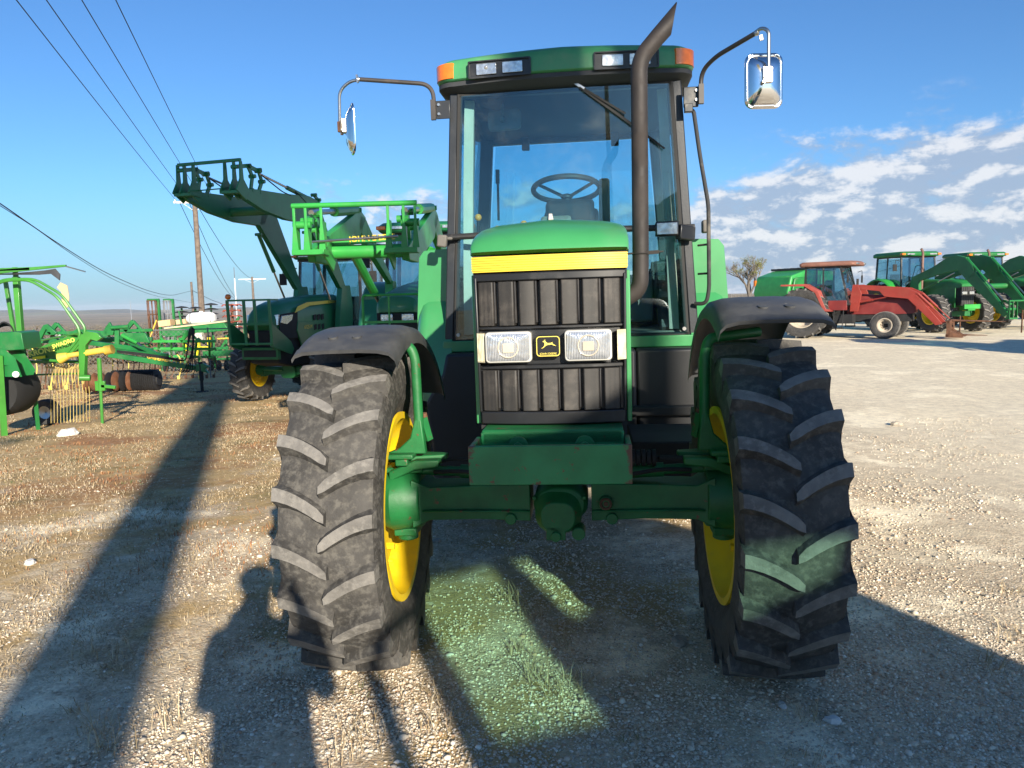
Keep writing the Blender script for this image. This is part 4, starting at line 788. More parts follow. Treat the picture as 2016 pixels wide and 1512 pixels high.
mb=MB(); H2=[(.25,1.58,1.72,-1.12,0),(.30,1.50,1.86,-1.06,.03),(.33,1.42,1.97,-.90,.04),(.345,1.4,2.04,-.6,0),(.355,1.4,2.10,0,0),(.37,1.4,2.155,.8,0),(.39,1.4,2.17,1.75,0)]
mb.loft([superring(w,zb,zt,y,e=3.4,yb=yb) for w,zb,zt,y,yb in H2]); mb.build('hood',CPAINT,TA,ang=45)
mb=MB(); mb.prism([(-1.0,.85),(-1.02,1.45),(-.9,1.6),(1.7,1.6),(1.7,.75),(-.5,.75)],'x',-.30,.30); mb.build('engine_bay',DARK,TA,bevel=.02)
for s in(-1,1):
    mb=MB(); mb.prism([(-.35,1.45),(-.10,.95),(.5,.80),(1.7,.85),(1.7,1.55),(-.30,1.62)],'x',s*.34,s*.372); sp_=mb.build('side_panel',CPAINT,TA,bevel=.01)
    for i in range(3):
        for z in(1.10,1.42,1.62): mb=MB(); mb.prism([(.35+i*.17,z),(.47+i*.17,z+.02),(.47+i*.17,z+.13),(.35+i*.17,z+.11)],'x',s*.368,s*.378); mb.build('side_vent',DARK,sp_)
    mb=MB(); mb.prism([(-.42,1.80),(.2,1.93),(1.2,1.975),(1.72,1.975),(1.72,2.03),(1.1,2.03),(.1,2.0),(-.3,1.92)],'x',s*.372,s*.382); st=mb.build('hood_stripe',YSTR,TA)
    mb=MB(); mb.loft([[(s*.10,-1.125,1.60),(s*.10,-1.10,1.76),(s*.10,-1.05,1.76),(s*.10,-1.05,1.60)],[(s*.33,-1.0,1.58),(s*.33,-.98,1.78),(s*.33,-.90,1.78),(s*.33,-.90,1.58)]]); mb.build('headlight',LAMPG,TA,bevel=.004); mb=MB(); mb.prism([(-1.0,1.45),(-.72,1.30),(-.30,1.30),(-.26,1.82),(-.9,1.78)],'x',s*.330,s*.352); mb.build('headlight_surround',DARK,TA,bevel=.006); mb=MB(); mb.prism([(-.96,1.62),(-.72,1.58),(-.52,1.66),(-.46,1.77),(-.90,1.75)],'x',s*.345,s*.362); mb.build('headlight',LAMPG,TA,bevel=.006)
text('JOHN DEERE',.085,mat('decal_green',(.02,.14,.05),.4),st,'lettering',(.386,1.30,2.002),(PI/2,0,PI/2),ext=.001,sx=1.1)
text('6125 M',.11,YSTR,TA,'model_number',(.376,.10,1.50),(PI/2,0,PI/2),ext=.001,shear=.2)
mb=MB()
for x in(-.43,-.10,.12,.43) : mb.beam((x,-1.42,1.22),(x,-1.46 if abs(x)>.2 else -1.44,2.07),.055,.03,up=(0,1,0))
for z in(1.25,1.62,2.06): mb.bb((-.44,-1.45,z-.018),(.44,-1.40,z+.018))
mb.prism([(-1.45,1.2),(-.7,1.0),(-.6,1.1),(-.7,1.25),(-1.42,1.65)],'x',.40,.42); mb.prism([(-1.45,1.2),(-.7,1.0),(-.6,1.1),(-.7,1.25),(-1.42,1.65)],'x',-.42,-.40)
for s in(-1,1): mb.beam((s*.43,-1.43,2.06),(s*.43,-1.15,2.06),.03,.03)
mb.build('brush_guard',CPAINT,TA,bevel=.004)
mb=MB(); mb.ball((-.43,-1.42,2.13),.055,12); mb.build('warning_lamp',AMBER,TA)
mb=MB(); mb.bb((-.38,-1.15,.93),(.38,-1.05,1.16)); mb.bb((-.34,-1.16,.98),(.34,-1.14,1.11),mi=1); mb.build('front_weight_frame',[GREENR,DARK],TA,bevel=.006)
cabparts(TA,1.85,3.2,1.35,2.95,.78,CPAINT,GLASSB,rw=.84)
for s in(-1,1): rearfender(TA,s,2.6,1.05,.72,1.15,CPAINT)
mb=MB(); mb.bb((-.35,.9,.55),(.35,3.1,1.3)); mb.bb((.38,1.0,.5),(.75,1.9,.95)); mb.bb((-.75,1.0,.5),(-.38,1.9,.95)); mb.build('chassis',DARK,TA,bevel=.02)
def loader(T,P,paint,x=.50,w=.09,cr=.042,rod=None):
    """P: dict with mast, boom polygon (y,z), cylinders, link"""
    for s in(-1,1):
        mb=MB(); mb.prism(P['mast'],'x',s*(x-.06),s*(x+.06)); mb.build('loader_mast',paint,T,bevel=.006)
        mb=MB()
        for pl in P['boom']: mb.prism(pl,'x',s*x-w/2,s*x+w/2)
        bm=mb.build('loader_arm',paint,T,bevel=.008)
        for a,b in P['cyl']:
            mb=MB(); cylr(mb,(s*x,a[0],a[1]),(s*x,b[0],b[1]),cr,cr*.5); mb.cyl((s*(x-.07),a[0],a[1]),(s*(x+.07),a[0],a[1]),.03,n=10); mb.build('hydraulic_cylinder',[paint,rod or STEEL],T)
        for pts in P['link']:
            mb=MB()
            for a,b in zip(pts,pts[1:]): mb.beam((s*x,a[0],a[1]),(s*x,b[0],b[1]),.03,.07)
            for a in pts: mb.cyl((s*(x-.06),a[0],a[1]),(s*(x+.06),a[0],a[1]),.035,n=10)
            mb.build('loader_link',paint,T)
        mb=MB()
        for hpts in P.get('hose',[]): mb.tube(rpath([(s*x+dx,a,b) for a,b in hpts for dx in(.05,)],.1,4),.012,n=6)
        if mb.v: mb.build('hydraulic_hose',DARK,T)
    mb=MB(); a,r=P['tube']; mb.cyl((-x,a[0],a[1]),(x,a[0],a[1]),r,n=16); mb.build('torque_tube',paint,T)
PA=dict(mast=[(1.05,1.0),(1.75,1.0),(1.85,1.9),(1.75,2.35),(1.35,2.35),(1.2,1.8)],
 boom=[[(1.28,2.30),(1.60,2.22),(.42,4.05),(.05,3.95),(-.10,3.55)],[(.42,4.05),(.05,4.10),(-1.0,4.02),(-1.9,3.98),(-2.4,3.93),(-2.35,3.80),(-1.7,3.64),(-.9,3.55),(-.10,3.55),(.1,3.6)]],
 cyl=[((-.08,3.38),(.85,2.05)),((.45,4.02),(-1.70,4.28))],
 link=[[(.50,3.85),(.52,4.08),(.35,4.16)],[(-1.75,3.95),(-1.62,4.15),(-1.72,4.34)],[(-2.0,3.95),(-1.92,4.2),(-2.05,4.36)],[(-2.05,4.36),(-1.72,4.32)],[(-2.05,4.36),(-2.45,4.28)]],
 hose=[[(-.5,4.12),(-.2,4.0),(.0,3.9)],[(-1.7,4.25),(-1.0,4.05),(-.7,4.02)]],tube=((-1.05,3.72),.085))
loader(TA,PA,CPAINT,.52,.11); 
mb=MB()
z0,z1=3.86,4.37; yy0=-2.45
mb.beam((-.56,yy0,z1),(.64,yy0,z1+.02),.05,.05)
for s in(-1,1):
    for q in(0,.13,.30):
        x=s*(.60-q)+.03; mb.prism([(yy0-.03,z1),(yy0+.04,z1),(yy0+.06,z0+.22),(yy0+.25,z0+.02),(yy0+.1,z0-.12),(yy0-.18,z0+.02),(yy0-.05,z0+.22)],'x',x-.012,x+.012)
    mb.bb((s*.27+.03,yy0-.15,z0-.03),(s*.60+.03,yy0+.12,z0+.02)); 
mb.tube([(-.4,yy0+.1,z0+.08),(.5,yy0+.1,z0+.10)],.012,n=6); mb.build('tool_carrier',CPAINT,TA,bevel=.004)
# ---- left: the sunlit loader tractor next to the big one
TB=empty('tractor',(-1.42,10.9,float(zg(-1.42,10.9))),-R(2)); tag(TB,'bright green loader tractor half hidden behind the big one, empty carrier held out level','tractor')
for s in(-1,1): wheel(TB,'front_wheel',s*.86,0,.62,.38,.33,YELLOW); wheel(TB,'rear_wheel',s*.92,2.6,.88,.46,.50,YELLOW)
mb=MB(); mb.bb((-.65,-.09,.54),(.65,.09,.70)); mb.build('front_axle',GREENR,TB,bevel=.01)
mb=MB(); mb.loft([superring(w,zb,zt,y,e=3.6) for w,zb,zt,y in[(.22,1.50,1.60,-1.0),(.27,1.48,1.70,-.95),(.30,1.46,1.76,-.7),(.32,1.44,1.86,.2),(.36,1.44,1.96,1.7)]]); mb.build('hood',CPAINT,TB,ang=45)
mb=MB(); mb.prism([(-.97,.8),(-.97,1.5),(1.7,1.5),(1.7,.7),(-.5,.7)],'x',-.27,.27); mb.build('engine_bay',DARK,TB,bevel=.02)
for s in(-1,1): mb=MB(); mb.box((s*.135,-.985,1.425),(.155,.04,.10)); mb.build('headlight',LAMPG,TB,bevel=.01)
mb=MB(); mb.loft([[(x,-.985,1.22+z) for x,z in rrect(.12,.10,.02)],[(x,-.975,1.22+z) for x,z in rrect(.12,.10,.02)]]); em2=mb.build('emblem',EMK,TB); 
mb=MB(); mb.loft([[(x*.0013,yy,1.222+z*.0013) for x,z in deer] for yy in(-.986,-.989)]); mb.build('emblem_deer',EMY,em2,ang=0)
mb=MB(); mb.tube(rpath([(-.39,-1.2,.95),(-.39,-1.2,1.72),(.39,-1.2,1.72),(.39,-1.2,.95)],.05,4),.016,n=8)
mb.beam((-.39,-1.2,1.38),(.39,-1.2,1.38),.02,.03); mb.beam((-.06,-1.2,1.0),(-.06,-1.2,1.7),.03,.02); mb.build('brush_guard',GREENB,TB)
cabparts(TB,1.95,3.2,1.45,2.74,.72,CPAINT,GLASSB,rw=.80,roof_h=.18)
for s in(-1,1): rearfender(TB,s,2.6,1.05,.70,1.12,CPAINT)
mb=MB(); mb.bb((-.32,.9,.55),(.32,3.1,1.3)); mb.build('chassis',DARK,TB,bevel=.02)
PB=dict(mast=[(.85,.9),(1.35,.9),(1.45,1.55),(1.35,1.95),(1.05,1.95)],
 boom=[[(1.05,1.90),(1.30,1.90),(-.55,2.72),(-.85,2.75),(-1.0,2.60),(-.75,2.45)],[(-.55,2.74),(-.9,2.82),(-1.2,2.72),(-2.6,2.32),(-3.05,2.18),(-3.0,2.05),(-2.4,2.05),(-1.0,2.42)]],
 cyl=[((-1.2,2.25),(.9,1.35)),((-.95,2.80),(-2.95,2.55))],
 link=[[(-2.7,2.2),(-2.75,2.4),(-2.8,2.55)],[(-2.8,2.55),(-3.1,2.45)]],tube=((-2.3,2.19),.075))
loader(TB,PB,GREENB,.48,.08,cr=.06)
mb=MB(); mb.prism([(-.46,2.26),(.46,2.30),(.46,2.36),(-.46,2.32)],'y',-2.32,-2.28); mb.build('loader_cross_plate',GREENB,TB)
text('JOHN DEERE',.085,YSTR,TB,'lettering',(.0,-2.325,2.33),(PI/2,-.04,0),ext=.002,sx=1.05,bold=.002)
mb=MB(); y=-3.2; z0,z1=2.14,2.59
mb.cyl((-.60,y,z1),(.64,y,z1),.026,n=12)
for s in(-1,1):
    for q in(0,.115,.27):
        x=s*(.60-q)+.02; mb.prism([(x-.013,z1),(x+.013,z1),(x+.012,2.42),(x+.034,z0+.02),(x-.034,z0+.02),(x-.012,2.42)],'y',y-.012,y+.012); mb.bb((x-.006,y,z0+.02),(x+.006,y+.16,z0+.30))
    mb.bb((s*.30+.02,y-.07,z0-.03),(s*.62+.02,y+.13,z0+.02)); mb.cyl((s*.45+.02,y+.06,2.41),(s*.63+.02,y+.06,2.41),.038,n=12)
mb.prism([(y+.0,z0-.02),(y+.35,z0-.18),(y+.45,z0-.08),(y+.2,z0+.1)],'x',-.32,-.30); mb.prism([(y+.0,z0-.02),(y+.35,z0-.18),(y+.45,z0-.08),(y+.2,z0+.1)],'x',.32,.34)
tc_=mb.build('tool_carrier',GREENB,TB,bevel=.003)
mb=MB(); mb.cyl((-.40,y-.04,2.235),(.45,y-.04,2.27),.012,n=8)
for k in range(9): mb.torus((.12+k*.017,y-.04,2.257+k*.0006),(0,PI/2,0),.020,.004,12,4)
mb.build('locking_rod',STEEL,tc_)
mb=MB(); mb.ball((-.28,1.55,1.78),.06,10); mb.build('hood_lamp',LAMPG,TB)
# ---- rake with the raised curtain, at the left
def P3(pts,Y): return [at(a,b,Y) for a,b in pts]
gR=float(zg(-8.5,13.2)); RK=empty('hay_rake',(-8.6,13.0,gR)); tag(RK,'green rotary hay rake with yellow tines and yellow drive shaft, folded curtain above','hay rake')
def adopt(o,root):
    bpy.context.view_layer.update(); o.parent=root; o.matrix_parent_inverse=root.matrix_world.inverted(); return o
RG=mat('rake_green',(.045,.22,.03),.4,var=.12,vs=3,dust=.15,dcol=(.2,.2,.1),coat=.2)
YT=mat('yellow_tines',(.75,.58,.12),.5,var=.1); YD=mat('yellow_shaft_guard',(.68,.46,.06),.5,var=.1,dust=.3)
def rk(name,m,f,bev=0):
    mb=MB(); f(mb); o=mb.build(name,m,None,bevel=bev); adopt(o,RK); return o
Y1=12.6
def f(mb):
    mb.beam(at(48,745,Y1+.2),at(32,545,Y1+.2),.085,.085); mb.beam(at(32,550,Y1+.2),at(29,526,Y1+.2),.06,.06)
    mb.beam(at(28,655,Y1+.6),at(11,555,Y1+.6),.055,.055)
rk('mast',RG,f,.004)
def f(mb): mb.beam(at(-60,540,Y1),at(130,523,Y1),.05,.085,h2=.03); mb.beam(at(-60,533,Y1),at(60,529,Y1),.05,.05)
rk('top_beam',RG,f,.004)
rk('curtain_rod',STEEL,lambda mb: mb.tube(P3([(125,523),(168,535)],Y1),.010,n=6))
def f(mb):
    top=P3([(-60,542),(-20,540),(20,538),(60,535),(90,532),(108,529),(118,540)],Y1+.02); bot=P3([(-60,541),(-20,541),(10,541),(45,541),(75,541),(100,539),(117,552)],Y1+.06)
    mb.loft([[p for p in top],[q for q in bot],[q+Vector((0,.02,0)) for q in bot],[p+Vector((0,.02,0)) for p in top]],False,False,close=False)
rk('curtain',mat('grey_tarp',(.07,.075,.085),.8,var=.2,vs=2),f)
def f(mb):
    a=[at(*p,Y1) for p in[(112,566),(119,556),(132,562),(136,585),(134,604),(128,608),(122,600),(121,575)]]; mb.loft([a,[q+Vector((0,.012,0)) for q in a]])
rk('paper_flag',mat('tan_paper',(.60,.44,.24),.9,var=.08),f)
def f(mb):
    for dx,dy in((0,0),(8,-8)):
        mb.tube(rpath(P3([(-40+dx,575+dy),(10,552+dy*.3),(58+dx*1.4,551+dy*.2),(112+dx*1.2,583+dy*.4),(155+dx*1.6,645),(158+dx,662),(118+dx,712),(85,708)],Y1-.1),.12,4),.022,n=8)
rk('guard_pipes',RG,f)
def f(mb):
    a=P3([(56,706),(56,692),(143,658),(168,655),(172,668),(150,690),(110,712)],Y1+.25); mb.loft([a,[q+Vector((0,.12,0)) for q in a]])
    a=P3([(155,662),(170,652),(190,655),(200,665),(190,672),(178,668),(168,680),(166,725),(165,748),(156,748),(154,690)],Y1-.15); mb.loft([a,[q+Vector((0,.10,0)) for q in a]])
    mb.cyl(at(156,744,Y1-.2),at(178,744,Y1-.15),.05,n=12); mb.beam(at(160,655,Y1),at(50,676,Y1+1.2),.03,.03); mb.beam(at(60,712,Y1+.3),at(155,712,Y1+.2),.06,.05); mb.beam(at(66,738,Y1+.3),at(160,735,Y1+.3),.03,.03)
rk('frame',RG,f,.006)
gz=lambda p: Vector((p.x,p.y,float(zg(p.x,p.y))))
def f(mb):
    t=at(195,705,Y1+.1); b=gz(at(197,778,Y1+.1)); mb.cyl(t,t+(b-t)*.5,.035,n=10); mb.cyl(t+(b-t)*.4,b,.024,n=10); mb.box(t+(b-t)*.42,(.16,.05,.16)); mb.beam(t+(b-t)*.42,t+(b-t)*.42+Vector((.25,0,-.03)),.05,.05)
rk('parking_stand',RG,f,.004)
def f(mb):
    c=at(65,700,Y1+.35); d=Vector((0,-.02,0))
    a=P3([(64,703),(64,708),(88,706),(88,700)],Y1+.2); mb.loft([a,[q+Vector((0,.02,0)) for q in a]])
rk('reflective_strip',mat('fluorescent_yellow',(.85,.85,.02),.5,var=.03),f)
def f(mb):
    mb.cyl(at(118,706,Y1-.1),at(135,700,Y1-.1),.09,.055,n=14); mb.cyl(at(135,700,Y1-.1),at(168,695,Y1-.1),.042,n=12); mb.cyl(at(168,695,Y1-.1),at(206,689,Y1-.1),.052,n=12); mb.cyl(at(207,690,Y1-.1),at(222,687,Y1-.1),.075,n=14)
rk('drive_shaft',YD,f)
def f(mb):
    for i in range(13):
        x=92+i*6.4; top=at(x,722-abs(i-6)*.3,Y1+.2+.03*(i%3)); 
        mb.torus(top,(0,PI/2,0),.038,.008,10,4)
        mb.tube([top,at(x-2,740,Y1+.2),at(x-4+(i%3)*2.5,752+(i*7)%9,Y1+.2)],.007,n=5)
        bz=at(x+2,760,Y1+.1); bz.z=float(zg(bz.x,bz.y))+.05; mb.tube([top+Vector((.02,0,0)),(top+bz)/2+Vector((.03,0,0)),bz],.0045,n=5)
rk('tines',mat('worn_yellow_tines',(.50,.38,.12),.6,var=.3),f)
def f(mb):
    c=at(88,765,Y1+.3); r=.22; c.z=float(zg(c.x,c.y))+r; mb.lathe([(r*.5,-.08),(r*.9,-.09),(r,-.05),(r,.05),(r*.9,.09),(r*.5,.08)],c,'y',28,closed=True); mb.lathe([(.01,-.03),(r*.5,-.06),(r*.52,.06),(.01,.03)],c,'y',24,mi=1)
rk('support_wheel',[RUBD,ALU],f)
o_=text('KRONE',.125,mat('lettering_yellow',(.75,.78,.12),.5,var=.02),None,'lettering',at(81,692,Y1+.12),(PI/2,-R(12),0),ext=.003,sx=1.05,bold=.004); adopt(o_,RK)
o_=text('SWADRO',.092,MC['lettering_yellow'],None,'lettering',at(125,676,Y1+.12),(PI/2,-R(17),0),ext=.003,bold=.002); adopt(o_,RK)
# ---- machine at the very left edge
DM=empty('disc_mower',(-7.9,11.4,float(zg(-7.9,11.4)))); tag(DM,'dark green implement on thin green legs cut off by the left edge','mower')
Y2=11.3
def dk(name,m,f,bev=0):
    mb=MB(); f(mb); o=mb.build(name,m,None,bevel=bev); adopt(o,DM); return o
def slab(pts,Y,th):
    def g(mb):
        a=P3(pts,Y); mb.loft([a,[q+Vector((-.1,th,0)) for q in a]])
    return g
dk('gearbox_housing',GREEND,slab([(-60,658),(30,653),(42,655),(48,688),(20,690),(-60,690)],Y2+.1,.6),.01)
dk('side_plate',GREEND,slab([(-60,690),(10,688),(30,705),(44,742),(20,742),(18,720),(-60,712)],Y2,.03),.003)
dk('side_plate',GREEND,slab([(22,685),(45,690),(70,728),(66,738),(45,740),(28,700)],Y2+.3,.05),.003)
def f(mb): mb.cyl(at(31,737,Y2-.05),at(31,737,Y2+.02),.045,n=16); mb.cyl(at(31,737,Y2-.07),at(31,737,Y2-.04),.02,n=10)
dk('pivot_bolt',STEEL,f)
def f(mb):
    c=at(12,768,Y2+.5); c.z+=.02; mb.lathe([(.02,-.3),(.36,-.3),(.40,-.2),(.40,.2),(.36,.3),(.02,.3)],c,'y',28)
dk('skirt',mat('black_rubber_skirt',(.015,.015,.015),.8),f)
def f(mb):
    t=at(-2,700,Y2-.05); b=gz(at(8,852,Y2+.1)); mb.beam(t,b,.085,.05)
dk('parking_leg',RG,f,.003)
def f(mb):
    t=at(65,735,Y2+.7); b=gz(at(73,820,Y2+.9)); mb.beam(t,b,.06,.05)
dk('parking_leg',GREEND,f,.003)
dk('hose_bundle',DARK,lambda mb:[mb.tube(rpath(P3([(-10,650),(5,632+i*3),(22,640),(28,656)],Y2+.2+i*.05),.2,3),.012,n=6) for i in range(4)])
# ---- disc harrow behind the rake
DH=empty('disc_harrow',(-11.5,20.5,float(zg(-11.5,20.5)))); tag(DH,'long green disc harrow with rusty and black discs and a drawbar on a jack stand','disc harrow')
Y3=20.0
def hk(name,m,f,bev=0):
    mb=MB(); f(mb); o=mb.build(name,m,None,bevel=bev); adopt(o,DH); return o
def f(mb):
    mb.beam(at(215,698,Y3),at(385,724,Y3),.14,.13); mb.beam(at(200,688,Y3+1),at(330,700,Y3),.10,.10); mb.beam(at(120,668,Y3+1.2),at(300,690,Y3+.8),.12,.12); mb.beam(at(60,672,Y3+1.5),at(300,668,Y3+1.5),.12,.12)
    mb.beam(at(235,664,Y3+1),at(320,702,Y3),.09,.09); mb.loft([P3([(385,717),(400,716),(412,722),(403,726),(410,735),(392,730),(385,733)],Y3-.05),[q+Vector((0,.12,0)) for q in P3([(385,717),(400,716),(412,722),(403,726),(410,735),(392,730),(385,733)],Y3-.05)]])
hk('frame',GREEND,f,.01)
def f(mb):
    mb.prism([(0,0),(.01,0),(.01,.01)],'y',0,.01) if 0 else None
    for a in([(206,646),(215,634),(224,650),(222,660),(204,660)],[(225,680),(225,650),(233,642),(234,685),(228,688)],[(130,660),(150,648),(210,652),(212,662),(135,672)],[(70,665),(85,640),(92,638),(112,656),(105,660),(90,648),(80,668)],[(240,655),(285,655),(295,675),(250,672)]):
        p=P3(a,Y3+.9); mb.loft([p,[q+Vector((0,.08,0)) for q in p]])
    mb.cyl(at(218,645,Y3+.8),at(253,643,Y3+.8),.05,n=10)
hk('fold_bracket',GREEND,f,.01)
def f(mb):
    mb.cyl(at(240,660,Y3+.6),at(270,675,Y3+.5),.05,n=10); mb.cyl(at(270,675,Y3+.5),at(300,697,Y3+.3),.028,n=8,mi=1); mb.cyl(at(345,640,Y3),at(345,640.5,Y3),.001) if 0 else None
hk('hydraulic_cylinder',[GREENB,STEEL],f)
DRUST=mat('brown_disc_blade',(.20,.085,.04),.7,var=.3,dust=.3)
BLK=mat('black_roller',(.016,.016,.017),.7,var=.2)
for i in range(9):
    c=at(170+i*14,724-(i%2)*6,Y3+.5+.12*i); c.z=float(zg(c.x,c.y))+.30; mb=MB(); mb.lathe([(.02,.05),(.15,.035),(.26,0),(.27,0),(.15,.045),(.02,.06)],c,'x',24); o=mb.build('disc_blade',DRUST if i%2==0 or i<2 else BLK,None); adopt(o,DH)
def f(mb):
    for i in range(22):
        c=at(222+i*4.1,722,Y3+1.4); c.z=float(zg(c.x,c.y))+.30; mb.lathe([(.03,-.02),(.27,-.02),(.30,0),(.27,.02),(.03,.02)],c,'x',20)
    a=at(215,722,Y3+1.4); a.z=float(zg(a.x,a.y))+.3; b_=at(312,722,Y3+1.4); b_.z=a.z; mb.cyl(a,b_,.16,n=14)
hk('roller',BLK,f)
def f(mb):
    t=at(395,720,Y3); b=gz(t); mb.cyl(t+Vector((0,0,.1)),t+(b-t)*.55,.055,n=12); mb.cyl(t+(b-t)*.5,b,.04,n=10); mb.box(b+Vector((0,0,.02)),(.25,.2,.03))
hk('jack_stand',DARK,f)
def f(mb):
    for i in range(4): mb.tube(rpath(P3([(230,690+i),(300,698+i*1.5),(345,706+i),(366,712),(372,650+i*6),(378+i*2,640),(380,690),(360+i*6,735),(350+i*5,728)],Y3-.1),.25,3),.013,n=5)
hk('hydraulic_hoses',DARK,f)
o_=text('Great Plains',.12,YSTR,None,'lettering',at(312,706,Y3-.1),(PI/2,R(9),0),ext=.002); adopt(o_,DH)
o_=text('TURBO-MAX',.16,mat('lettering_gold',(.75,.50,.05),.5),None,'lettering',at(337,709.5,Y3-.1),(PI/2,R(9),0),ext=.002,bold=.003); adopt(o_,DH)
# ---- chain link fence
def chainfence(pts,h,label,sp=.16,wire=.004,railr=.025):
    GALV=mat('weathered_fence_wire',(.17,.17,.17),.7,metal=.3,var=.2)
    z=lambda p: float(zg(*p)); T=empty('chain_link_fence',(pts[0][0],pts[0][1],z(pts[0]))); tag(T,label,'fence')
    o0=Vector((pts[0][0],pts[0][1],z(pts[0])))
    for a,b in zip(pts,pts[1:]):
        A=Vector((a[0],a[1],z(a)))-o0; B=Vector((b[0],b[1],z(b)))-o0; L=(Vector(b)-Vector(a)).length; n=max(1,int(L/3)); 
        mb=MB(); mb.cyl(A+Vector((0,0,h)),B+Vector((0,0,h)),railr*.8,n=8); mb.build('top_rail',GALV,T)
        for i in range(n+1): p=A+(B-A)*i/n; mb=MB(); mb.cyl(p-Vector((0,0,.1)),p+Vector((0,0,h+.05)),railr,n=8); mb.build('fence_post',GALV,T)
        mb=MB(); k=int((L+h)/sp); u=(B-A)/L
        for i in range(k):
            for s in(-1,1):
                # a wire from (t0,0) to (t0+s*h,h), clipped to the panel
                t0=i*sp-(h if s>0 else 0); q0,q1=0,h
                if s>0:
                    q0=max(0,-t0); q1=min(h,L-t0)
                else:
                    q0=max(0,t0-L); q1=min(h,t0)
                if q1-q0<.05: continue
                mb.beam(A+u*(t0+s*q0)+Vector((0,0,q0)),A+u*(t0+s*q1)+Vector((0,0,q1)),wire,wire)
        mb.build('wire_mesh',GALV,T)
    return T
chainfence([(-26,22.5),(-15,26.5),(-7,29.5),(0,31.5)],1.75,'tall chain link fence standing between the parked implements and the planter on the left',wire=.007)
chainfence([(20,70),(50,74)],1.5,'low chain link fence under the bare tree on the right',sp=.3,wire=.012,railr=.04)
# ---- folded cultivators standing in a row between the rake and the fence
def cultivator(px0,px1,Y,label,seed,paint,top=645,bot=712):
    r_=random.Random(seed); c=gz(at((px0+px1)/2,700,Y)); T=empty('cultivator',c); tag(T,label,'cultivator','folded implements in front of the fence')
    def loc(px,py,dy=0): return at(px,py,Y+dy)-c
    mb=MB()
    for k,py in enumerate((top+12,top+26,top+40)): mb.beam(loc(px0,py,k*.5),loc(px1,py+r_.uniform(-4,4),k*.5),.09,.09)
    for k in range(5): x=px0+(px1-px0)*(k+.5)/5; mb.beam(loc(x,top+10,0),loc(x+r_.uniform(-6,6),top+42,1.0),.07,.07)
    mb.beam(loc((px0+px1)/2-6,top+12),loc((px0+px1)/2+10,top-8),.09,.12); mb.beam(loc((px0+px1)/2+10,top-8),loc((px0+px1)/2+30,top+14),.07,.07); mb.build('frame',paint,T,bevel=.008)
    for k in range(9):
        x=px0+(px1-px0)*(k+.5)/9; p=loc(x,top+38,.3*(k%3)); q=p.copy(); q.z=float(zg(p.x+c.x,p.y+c.y))-c.z+.05
        mb=MB(); mb.tube(rpath([p,p+Vector((.10,-.05,-.08)),(p+q)/2+Vector((.14,0,0)),q],.1,3),.016,n=5); mb.box(q+Vector((0,0,.03)),(.09,.03,.12)); mb.build('shank',RUST if k%3 else YT,T)
    for k in range(3):
        x=px0+(px1-px0)*(k+.7)/3.4; mb=MB(); cylr(mb,loc(x-10,top+6,.2),loc(x+14,top+24,.5),.045,.025); mb.build('hydraulic_cylinder',[paint,STEEL],T)
cultivator(205,300,23.5,'green folded cultivator standing right behind the black roller of the harrow',3,GREEND,top=640)
cultivator(55,150,22.5,'green folded cultivator behind the lettered beam of the rake',8,GREEND,top=645)
cultivator(300,425,27.0,'light green cultivator close to the chain link fence, below the seed hopper',11,GREENB,top=660)
# ---- planter with the white tank, beyond the fence
Y4=34.0; PL=empty('planter',(-14,Y4,float(zg(-14,Y4)))); tag(PL,'long green planter beyond the fence carrying a white liquid tank and tan boxes','planter')
def pk(name,m,f,bev=0):
    mb=MB(); f(mb); o=mb.build(name,m,None,bevel=bev); adopt(o,PL); return o
def sl(pts,Y,th=.3):
    def g(mb):
        a=P3(pts,Y); mb.loft([a,[q+Vector((0,th,0)) for q in a]])
    return g
pk('seed_hopper',GREEND,sl([(318,648),(440,634),(448,646),(450,650),(330,664),(318,660)],Y4,.9),.03)
pk('hopper_lid',mat('pale_lid_strip',(.55,.50,.30),.6),sl([(322,645),(443,631),(444,634),(323,648)],Y4-.05,.3),.005)
pk('box',mat('tan_cardboard_box',(.62,.42,.22),.8,var=.1),sl([(310,632),(334,629),(336,641),(312,644)],Y4+.6,.5),.01)
pk('box',MC['tan_cardboard_box'],sl([(345,630),(364,628),(366,637),(347,639)],Y4+.6,.5),.01)
def f(mb):
    a,b=at(369,628,Y4+.8),at(424,625,Y4+.8); d=(b-a).normalized(); P=[a,a+d*.12,a+d*.25,b-d*.25,b-d*.12,b]; mb.tube(P,.3,n=20,rs=[.15,.24,.27,.27,.24,.15]); mb.cyl((a+b)/2+Vector((0,0,.25)),(a+b)/2+Vector((0,0,.32)),.08,n=12)
pk('tank',WHITE,f)
def f(mb):
    for x in(378,418):
        c=at(x,626.5,Y4+.8); mb.torus(c,(0,PI/2,0),.275,.012,24,4)
pk('tank_strap',DARK,f)
def f(mb):
    for x in(335,360,390,420,445): mb.beam(at(x,660,Y4+.4),gz(at(x+2,700,Y4+.6))+Vector((0,0,.2)),.08,.06)
    mb.beam(at(320,690,Y4+.5),at(450,685,Y4+.5),.12,.12); mb.beam(at(352,612,Y4),at(362,662,Y4),.08,.06); mb.beam(at(400,697,Y4-.5),at(470,694,Y4-.5),.12,.25)
    for i in range(9): c=at(325+i*15,705,Y4+.5); c.z=float(zg(c.x,c.y))+.22; mb.lathe([(.02,-.05),(.22,-.05),(.22,.05),(.02,.05)],c,'x',16,mi=1)
pk('frame',[GREEND,DARK],f,.006)
